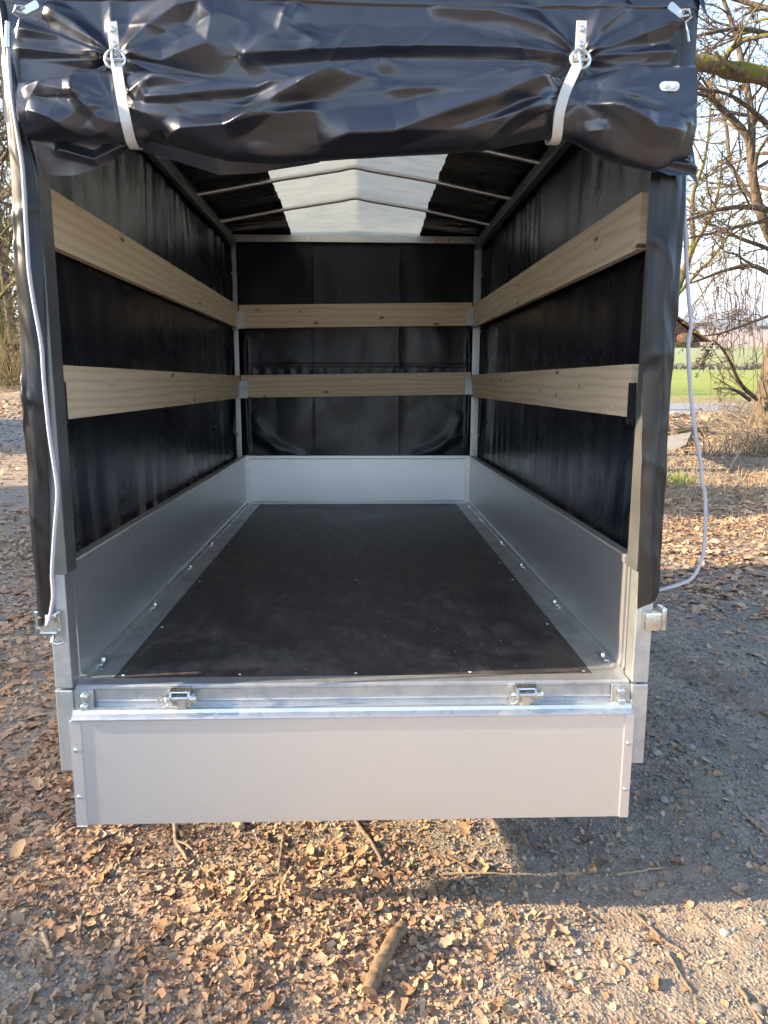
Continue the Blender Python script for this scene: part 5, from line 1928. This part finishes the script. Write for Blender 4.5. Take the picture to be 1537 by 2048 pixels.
a, b = GP(1348, 872), GP(1418, 868)
log_obj('mossy_log', 'short mossy log lying beyond the flat stone slab', (a[0], a[1], base_z(a[1]) + 0.05), (b[0], b[1] + 0.1, base_z(b[1]) + 0.05), 0.085, 'mosswood')
a, b = GP(1408, 838), GP(1432, 850)
log_obj('split_log', 'pale split log beside the road near the big tree', (a[0], a[1], base_z(a[1]) + 0.05), (b[0], b[1], base_z(b[1]) + 0.05), 0.085, 'stickpale')
q = [GP(1332, 882), GP(1382, 876), GP(1372, 894), GP(1350, 902), GP(1332, 902)]
mb = MB()
zz = float(base_z(np.mean([p[1] for p in q])))
mb.prism([(p[0], p[1]) for p in q], 'Z', zz - 0.1, zz + 0.05)
o = mb.build('stone_slab', M['stone'])
fix_normals(o)
tag(o, 'flat grey stone slab between the mossy log and the leaning post', 'stone')


def dens(X, Y):
    """how much leaf litter lies where"""
    heap = 1.3 * np.exp(-(((X + 0.10) / 0.42) ** 2 + ((Y + 0.14) / 0.26) ** 2))
    left = 0.46 * sstep(-0.25, -0.75, X) * (0.35 + 1.3 * np.clip(0.5 + 1.6 * fbm(X * 1.1, Y * 1.1, 3, 77), 0, 1))
    mid_ = 0.30 * sstep(0.45, 0.0, X) * sstep(-0.5, 0.3, Y + 0.0)
    farr = 0.85 * sstep(0.9, 1.5, X) * sstep(1.9, 3.1, Y + 0.35 * (X - 1.2)) * (0.4 + np.clip(0.5 + 1.5 * fbm(X * 0.9, Y * 0.9, 3, 79), 0, 1))
    low = 0.09
    return np.clip(heap + left + mid_ + farr + low, 0, 1.3)


def stick(pts, r, label, mat='stick', fork=None, r1=None, lift=None, name='fallen_stick', cat='stick'):
    c = []
    for (u, v) in pts:
        p = GP(u, v)
        c.append((p[0], p[1], float(yard(p[0], p[1])) + r * 0.8 + 0.010 * min(1.0, float(dens(p[0], p[1])))))
    c = np.array(c)
    if lift is not None:
        c[:, 2] += np.asarray(lift)
    n = max(10, 5 * len(c))
    q = np.stack([np.interp(np.linspace(0, 1, n), np.linspace(0, 1, len(c)), c[:, k]) for k in range(3)], -1)
    for _ in range(2):
        q[1:-1] = (q[:-2] + 2 * q[1:-1] + q[2:]) / 4
    rg = np.random.default_rng(int(pts[0][0]))
    q[1:-1] += rg.normal(0, min(r * 0.25, 0.0016), (n - 2, 3))
    mb = MB().tube(q, np.linspace(r, r1 if r1 else r * 0.7, n), 9 if r < 0.015 else 16, jitter=0.10 if r < 0.015 else 0.07)
    if fork:
        e = []
        for (u, v) in fork:
            p = GP(u, v)
            e.append((p[0], p[1], float(yard(p[0], p[1])) + r * 0.9 + 0.010 * min(1.0, float(dens(p[0], p[1])))))
        e = np.array(e)
        e = np.stack([np.interp(np.linspace(0, 1, 9), np.linspace(0, 1, len(e)), e[:, k]) for k in range(3)], -1)
        mb.tube(e, np.linspace(r * 0.75, r * 0.5, 9), 7, jitter=0.1)
    o = mb.build(name, M[mat])
    auto_smooth(o, 70)
    tag(o, label, cat)
    return o


stick([(738, 2015), (755, 1975), (785, 1920), (806, 1890)], 0.0165, 'thick barked branch piece lying in the leaf heap at the bottom', 'barkstick', r1=0.0145, lift=[0.0, 0.006, 0.010, 0.006], cat='branch')
stick([(350, 1652), (352, 1690), (365, 1712), (376, 1728)], 0.006, 'small forked grey stick under the left part of the tailgate', 'stickpale', [(352, 1690), (372, 1698), (386, 1710)])
stick([(700, 1630), (722, 1665), (742, 1695), (766, 1742), (790, 1755)], 0.0065, 'long dark stick running from under the tailgate into its shadow')
stick([(568, 1678), (564, 1720), (558, 1765)], 0.0055, 'dark twig lying lengthwise in the lit leaves under the tailgate')
stick([(584, 1752), (566, 1790), (560, 1850), (570, 1850)], 0.005, 'thin pale twig below the dark one in the leaves', 'stickpale')
stick([(88, 1875), (96, 1895), (106, 1922)], 0.006, 'short pale curved stick near the bottom left corner', 'stickpale')
stick([(170, 1826), (162, 1850), (160, 1882)], 0.005, 'short dark stick in the shade at lower left')
stick([(206, 1815), (190, 1850)], 0.003, 'tiny dark twig beside the big curled leaf at lower left')
stick([(885, 1758), (960, 1756), (1068, 1750)], 0.0036, 'straight pale twig in the dark shadow strip behind the tailgate', 'stickpale')
stick([(1235, 1746), (1290, 1740), (1326, 1736)], 0.0036, 'short straight twig at the edge of the shadow on the right', 'stickpale')
stick([(1268, 1822), (1300, 1850), (1325, 1880), (1376, 1906)], 0.0042, 'bent dark twig on the sunny gravel at lower right', 'stick', [(1335, 1884), (1310, 1876), (1284, 1880)])
stick([(1338, 1912), (1356, 1940), (1384, 1986)], 0.004, 'dark twig with a kink below the bent one at lower right')
stick([(1486, 1636), (1512, 1658), (1540, 1680)], 0.007, 'pale broken stick at the right edge beside the trailer', 'stickpale')
stick([(1480, 1975), (1500, 2010), (1524, 2052)], 0.005, 'dark curved stick in the bottom right corner')
stick([(1150, 1815), (1176, 1826), (1202, 1840)], 0.0042, 'short reddish twig on the sunny gravel right of centre')
stick([(462, 1636), (472, 1648), (484, 1664)], 0.012, 'stubby forked root piece under the tailgate left of centre', 'stickpale', [(472, 1650), (486, 1640), (492, 1634)], r1=0.011)
stick([(268, 1752), (320, 1748), (372, 1736)], 0.0035, 'thin dark twig in the shade below the left part of the tailgate')
stick([(0, 1632), (18, 1650)], 0.004, 'short twig at the left picture edge level with the tailgate')
stick([(895, 1720), (950, 1750), (985, 1775), (992, 1795)], 0.003, 'thin dark twig crossing the pale straight one')
stick([(1475, 905), (1505, 912), (1545, 914)], 0.012, 'pale bare branch lying at the right edge below the brushwood', 'stickpale', cat='branch')
stick([(1455, 945), (1478, 922), (1492, 905)], 0.013, 'yellowish branch leaning out of the brushwood on the right', 'stickpale', lift=[0, 0.12, 0.25], cat='branch')
stick([(1400, 818), (1440, 835), (1475, 842)], 0.02, 'dark fallen branch near the road below the big tree', cat='branch')
stick([(1340, 838), (1370, 832), (1398, 826)], 0.015, 'dark thin branch lying in front of the road', cat='branch')
stick([(1500, 1240), (1518, 1238), (1540, 1234)], 0.006, 'grey twig among the leaves at the right edge', 'stickpale')

# ------------------------------------------------------------------ leaves, pebbles, stones
def leaf_shape(seed, lobed, n=7, cols=5):
    r = np.random.default_rng(seed)
    t = np.linspace(0, 1, n)
    w = np.sin(np.clip(t, 0.03, 0.97) * math.pi) ** 0.6 * (0.26 + 0.12 * r.random()) * (1.12 - 0.35 * t)
    if lobed:
        w = w * (1 + 0.20 * np.where(np.arange(n) % 2 == 0, 1, -1) * np.where((np.arange(n) > 0) & (np.arange(n) < n - 1), 1, 0))
    c1, c2, c3 = r.uniform(0.0, 1.6), r.uniform(-0.5, 1.5), r.uniform(-0.9, 0.9)
    flat = 0.75 if cols > 3 else 0.5
    V = []
    for i in range(n):
        for s in np.linspace(-1, 1, cols):
            x = (t[i] - 0.5)
            y = s * w[i] * (1 + 0.22 * r.normal() * (abs(s) == 1)) + 0.06 * math.sin(5 * x + seed)
            z = c1 * (s * w[i]) ** 2 * 2.2 + c2 * x * x * 0.7 + c3 * x * s * w[i] * 2 + r.normal(0, 0.04 if cols > 3 else 0.025)
            V.append((x, y, z * flat))
    idx = np.arange(n * cols).reshape(n, cols)
    F = np.stack([idx[:-1, :-1], idx[1:, :-1], idx[1:, 1:], idx[:-1, 1:]], -1).reshape(-1, 4)
    return np.array(V), F


PROTO = [leaf_shape(300 + k, k % 3 != 0) for k in range(14)]
LOW = [leaf_shape(300 + k, False, 5, 3) for k in range(14)]
TINY = [leaf_shape(340 + k, False, 4, 2) for k in range(14)]


def rot_batch(n, r, tilt):
    yaw = r.uniform(0, 2 * math.pi, n)
    a, b = r.normal(0, tilt, n), r.normal(0, tilt, n)
    cy, sy_ = np.cos(yaw), np.sin(yaw)
    ca, sa, cb, sb = np.cos(a), np.sin(a), np.cos(b), np.sin(b)
    Rz = np.zeros((n, 3, 3))
    Rz[:, 0, 0], Rz[:, 0, 1], Rz[:, 1, 0], Rz[:, 1, 1], Rz[:, 2, 2] = cy, -sy_, sy_, cy, 1
    Rx = np.zeros((n, 3, 3))
    Rx[:, 0, 0], Rx[:, 1, 1], Rx[:, 1, 2], Rx[:, 2, 1], Rx[:, 2, 2] = 1, ca, -sa, sa, ca
    Ry = np.zeros((n, 3, 3))
    Ry[:, 1, 1], Ry[:, 0, 0], Ry[:, 0, 2], Ry[:, 2, 0], Ry[:, 2, 2] = 1, cb, sb, -sb, cb
    return Rz @ Rx @ Ry


def scatter_leaves(N, box_, size, seed, tilt):
    r = np.random.default_rng(seed)
    X = r.uniform(box_[0], box_[1], N)
    Y = r.uniform(box_[2], box_[3], N)
    keep = r.random(N) < dens(X, Y) * 0.8
    X, Y = X[keep], Y[keep]
    n = len(X)
    Z = yard(X, Y)
    Rm = rot_batch(n, r, tilt)
    s = np.minimum(size * np.exp(r.normal(0, 0.45, n)), size * 2.1)
    Z = Z + r.uniform(0.0, 0.006, n) + 0.012 * dens(X, Y) * r.random(n)
    return X, Y, Z, Rm, s, r


Vs, Ts, Fs, n0 = [], [], [], 0
big = []
zones = [((-1.15, 1.2, -0.55, 1.0), 5600, 0.0225, 0.28), ((-1.15, 1.2, -0.55, 1.0), 60000, 0.0105, 0.45), ((-3.6, -0.66, 0.2, 5.0), 13000, 0.030, 0.16), ((-3.6, -0.66, 0.0, 4.0), 38000, 0.0145, 0.28), ((-9, -1.2, 5.0, 15.4), 9000, 0.052, 0.25), ((-14, -4, 15, 24.5), 5000, 0.085, 0.3),
         ((0.66, 5.2, 1.0, 9.5), 21000, 0.040, 0.2), ((0.6, 3.6, 0.3, 5.0), 24000, 0.0165, 0.3), ((2.0, 9.0, 9.5, 16.3), 6000, 0.07, 0.3)]
for zi, (bx_, N, size, tilt) in enumerate(zones):
    X, Y, Z, Rm, s, r = scatter_leaves(N, bx_, size, 500 + zi, tilt)
    n = len(X)
    kind = r.integers(0, len(PROTO), n)
    tint = np.clip(r.beta(2.2, 2.2, n), 0, 1)
    msk = np.ones(n, bool)
    if zi == 0:      # the largest leaves in the foreground are single objects
        app = s / np.hypot(X - CAM_W[0], Y - CAM_W[1])
        order = np.argsort(-app)[:300]
        msk[order] = False
        for i in order:
            lo = (PROTO[kind[i]][0] @ Rm[i].T * s[i])[:, 2].min()
            big.append((kind[i], Rm[i], s[i], np.array([X[i], Y[i], Z[i] - 0.003 - lo])))
    X, Y, Z, Rm, s, kind, tint = X[msk], Y[msk], Z[msk], Rm[msk], s[msk], kind[msk], tint[msk]
    PR = TINY if size < 0.02 else LOW
    PV = np.array([p[0] for p in PR])[kind]
    W = np.einsum('nij,nkj->nki', Rm, PV) * s[:, None, None] + np.stack([X, Y, Z], -1)[:, None, :]
    lo = W[..., 2].min(1)
    W[..., 2] += np.clip(Z - 0.004 - lo, -0.02, 0.03)[:, None]
    Vs.append(W.reshape(-1, 3))
    LN = len(PR[0][0])
    Fs.append((PR[0][1][None] + n0 + (np.arange(len(W)) * LN)[:, None, None]).reshape(-1, 4))
    n0 += len(W) * LN
    Ts.append(np.repeat(tint, LN))
V = np.concatenate(Vs)
F = np.concatenate(Fs)
lit = make_obj('leaf_litter', V, F, M['litter'], None, True, attr={'tint': np.concatenate(Ts)})
tag(lit, 'brown dead leaves strewn over the yard', 'leaves', kind='stuff')
LM = []
for k, (v, f) in enumerate(PROTO):
    o = make_obj('leaf', v, f, M['leaf'], ground, True)
    LM.append(o)
used = [False] * len(PROTO)
for kind, Rm, s, p in big:
    if not used[kind]:
        o = LM[kind]
        used[kind] = True
    else:
        o = LM[kind].copy()
        COL.objects.link(o)
        o.parent = ground
    mm = Matrix([list(Rm[i] * s) + [p[i]] for i in range(3)] + [[0, 0, 0, 1]])
    o.matrix_local = mm
for k, o in enumerate(LM):
    if not used[k]:
        bpy.data.objects.remove(o)
# the big curled leaf at lower left
cp = GP(232, 1825)

# pebbles
def pebble_proto(seed, sub=1):
    bm = bmesh.new()
    bmesh.ops.create_icosphere(bm, subdivisions=sub, radius=0.5)
    r = np.random.default_rng(seed)
    v = np.array([x.co[:] for x in bm.verts])
    f = np.array([[x.index for x in y.verts] for y in bm.faces])
    bm.free()
    v = v * (1 + r.uniform(-0.25, 0.25, (len(v), 1))) * np.array([1, r.uniform(0.6, 0.95), r.uniform(0.4, 0.7)])
    return v, f


def chip(seed):
    r = np.random.default_rng(seed)
    v = np.array([(1, 0, 0), (-1, 0, 0), (0, 1, 0), (0, -1, 0), (0, 0, 1), (0, 0, -1)]) * 0.5 * r.uniform(0.7, 1.2, (6, 1)) + r.normal(0, 0.07, (6, 3))
    return v * np.array([1, r.uniform(0.6, 1), r.uniform(0.45, 0.7)]), np.array([(0, 2, 4), (2, 1, 4), (1, 3, 4), (3, 0, 4), (2, 0, 5), (1, 2, 5), (3, 1, 5), (0, 3, 5)])


PP = [chip(700 + k) for k in range(12)]
Vs, Ts = [], []
for zi, (bx_, N, size) in enumerate((((-1.0, 1.1, -0.5, 0.9), 30000, 0.0062), ((0.5, 2.3, 0.0, 3.0), 36000, 0.0085), ((-2.2, -0.6, 0.0, 2.5), 9000, 0.010), ((-1.0, 1.1, -0.5, 0.9), 1100, 0.014), ((0.5, 2.3, 0.0, 3.0), 900, 0.020))):
    r = np.random.default_rng(800 + zi)
    X, Y = r.uniform(bx_[0], bx_[1], N), r.uniform(bx_[2], bx_[3], N)
    keep = r.random(N) < (0.35 + 0.9 * np.clip(0.5 + 2 * fbm(X * 3, Y * 3, 3, 91), 0, 1)) * (1.1 - 0.6 * np.clip(dens(X, Y), 0, 1))
    X, Y = X[keep], Y[keep]
    n = len(X)
    s = size * np.exp(r.normal(0, 0.38, n))
    Z = yard(X, Y) + s * 0.10
    kind = r.integers(0, 12, n)
    PV = np.array([p[0] for p in PP])[kind]
    W = np.einsum('nij,nkj->nki', rot_batch(n, r, 0.25), PV) * s[:, None, None] + np.stack([X, Y, Z], -1)[:, None, :]
    Vs.append(W.reshape(-1, 3))
    Ts.append(np.repeat(np.clip(r.beta(1.8, 2.0, n), 0, 1), PP[0][0].shape[0]))
V = np.concatenate(Vs)
kv = PP[0][0].shape[0]
npb = len(V) // kv
F = (PP[0][1][None] + (np.arange(npb) * kv)[:, None, None]).reshape(-1, 3)
tag(make_obj('gravel', V, F, M['pebble'], None, False, attr={'tint': np.concatenate(Ts)}), 'loose grey gravel strewn over the yard', 'gravel', kind='stuff')
# larger stones, one by one
SP = []
for k in range(5):
    v, f = pebble_proto(760 + k, 2)
    SP.append(make_obj('stone', v, f, M['stone'], ground, False))
rr = np.random.default_rng(61)
spots = [(1145, 1643, .034), (1300, 1640, .02), (1330, 1605, .03), (1290, 1675, .022), (1215, 1700, .02), (1065, 1715, .016), (1205, 1815, .018), (1085, 1915, .017), (1265, 1910, .02), (1450, 1865, .024), (1525, 1850, .022), (1050, 2020, .02), (1320, 1815, .018), (640, 1705, .016), (510, 1665, .015), (90, 1825, .02), (35, 1850, .022), (60, 1700, .018), (30, 1730, .02), (440, 1825, .016), (1380, 1500, .035), (1440, 1450, .03), (1350, 1440, .03), (1480, 1560, .028), (1400, 1300, .03), (1505, 1500, .03), (375, 2010, .017), (1000, 1680, .014), (900, 1860, .014), (1230, 1935, .02), (1160, 1905, .016)]
for i in range(40):
    spots.append((rr.uniform(900, 1537), rr.uniform(1640, 2040), rr.uniform(0.009, 0.016)))
for i, (u, v, s) in enumerate(spots):
    k = i % 5
    if i < 5:
        o = SP[k]
    else:
        o = SP[k].copy()
        COL.objects.link(o)
        o.parent = ground
    p = GP(u, v)
    o.location = (p[0], p[1], float(yard(p[0], p[1])) + s * 0.12)
    o.rotation_euler = (rr.normal(0, .15), rr.normal(0, .15), rr.uniform(0, 6.28))
    o.scale = (s * 1.1, s * 1.1, s * 1.0)

# ------------------------------------------------------------------ haze
hz_ = MB().box(-7500, 7500, -6500, 9300, -36, 320).build('haze', None)
fix_normals(hz_)
tag(hz_, kind='stuff')
a = bpy.data.materials.new('thin_haze')
a.use_nodes = True
nt = a.node_tree
nt.nodes.clear()
pv = nt.nodes.new('ShaderNodeVolumePrincipled')
pv.inputs['Color'].default_value = (0.80, 0.87, 1.0, 1)
pv.inputs['Density'].default_value = 0.00022
pv.inputs['Anisotropy'].default_value = 0.2
ou = nt.nodes.new('ShaderNodeOutputMaterial')
nt.links.new(pv.outputs[0], ou.inputs['Volume'])
hz_.data.materials.append(a)
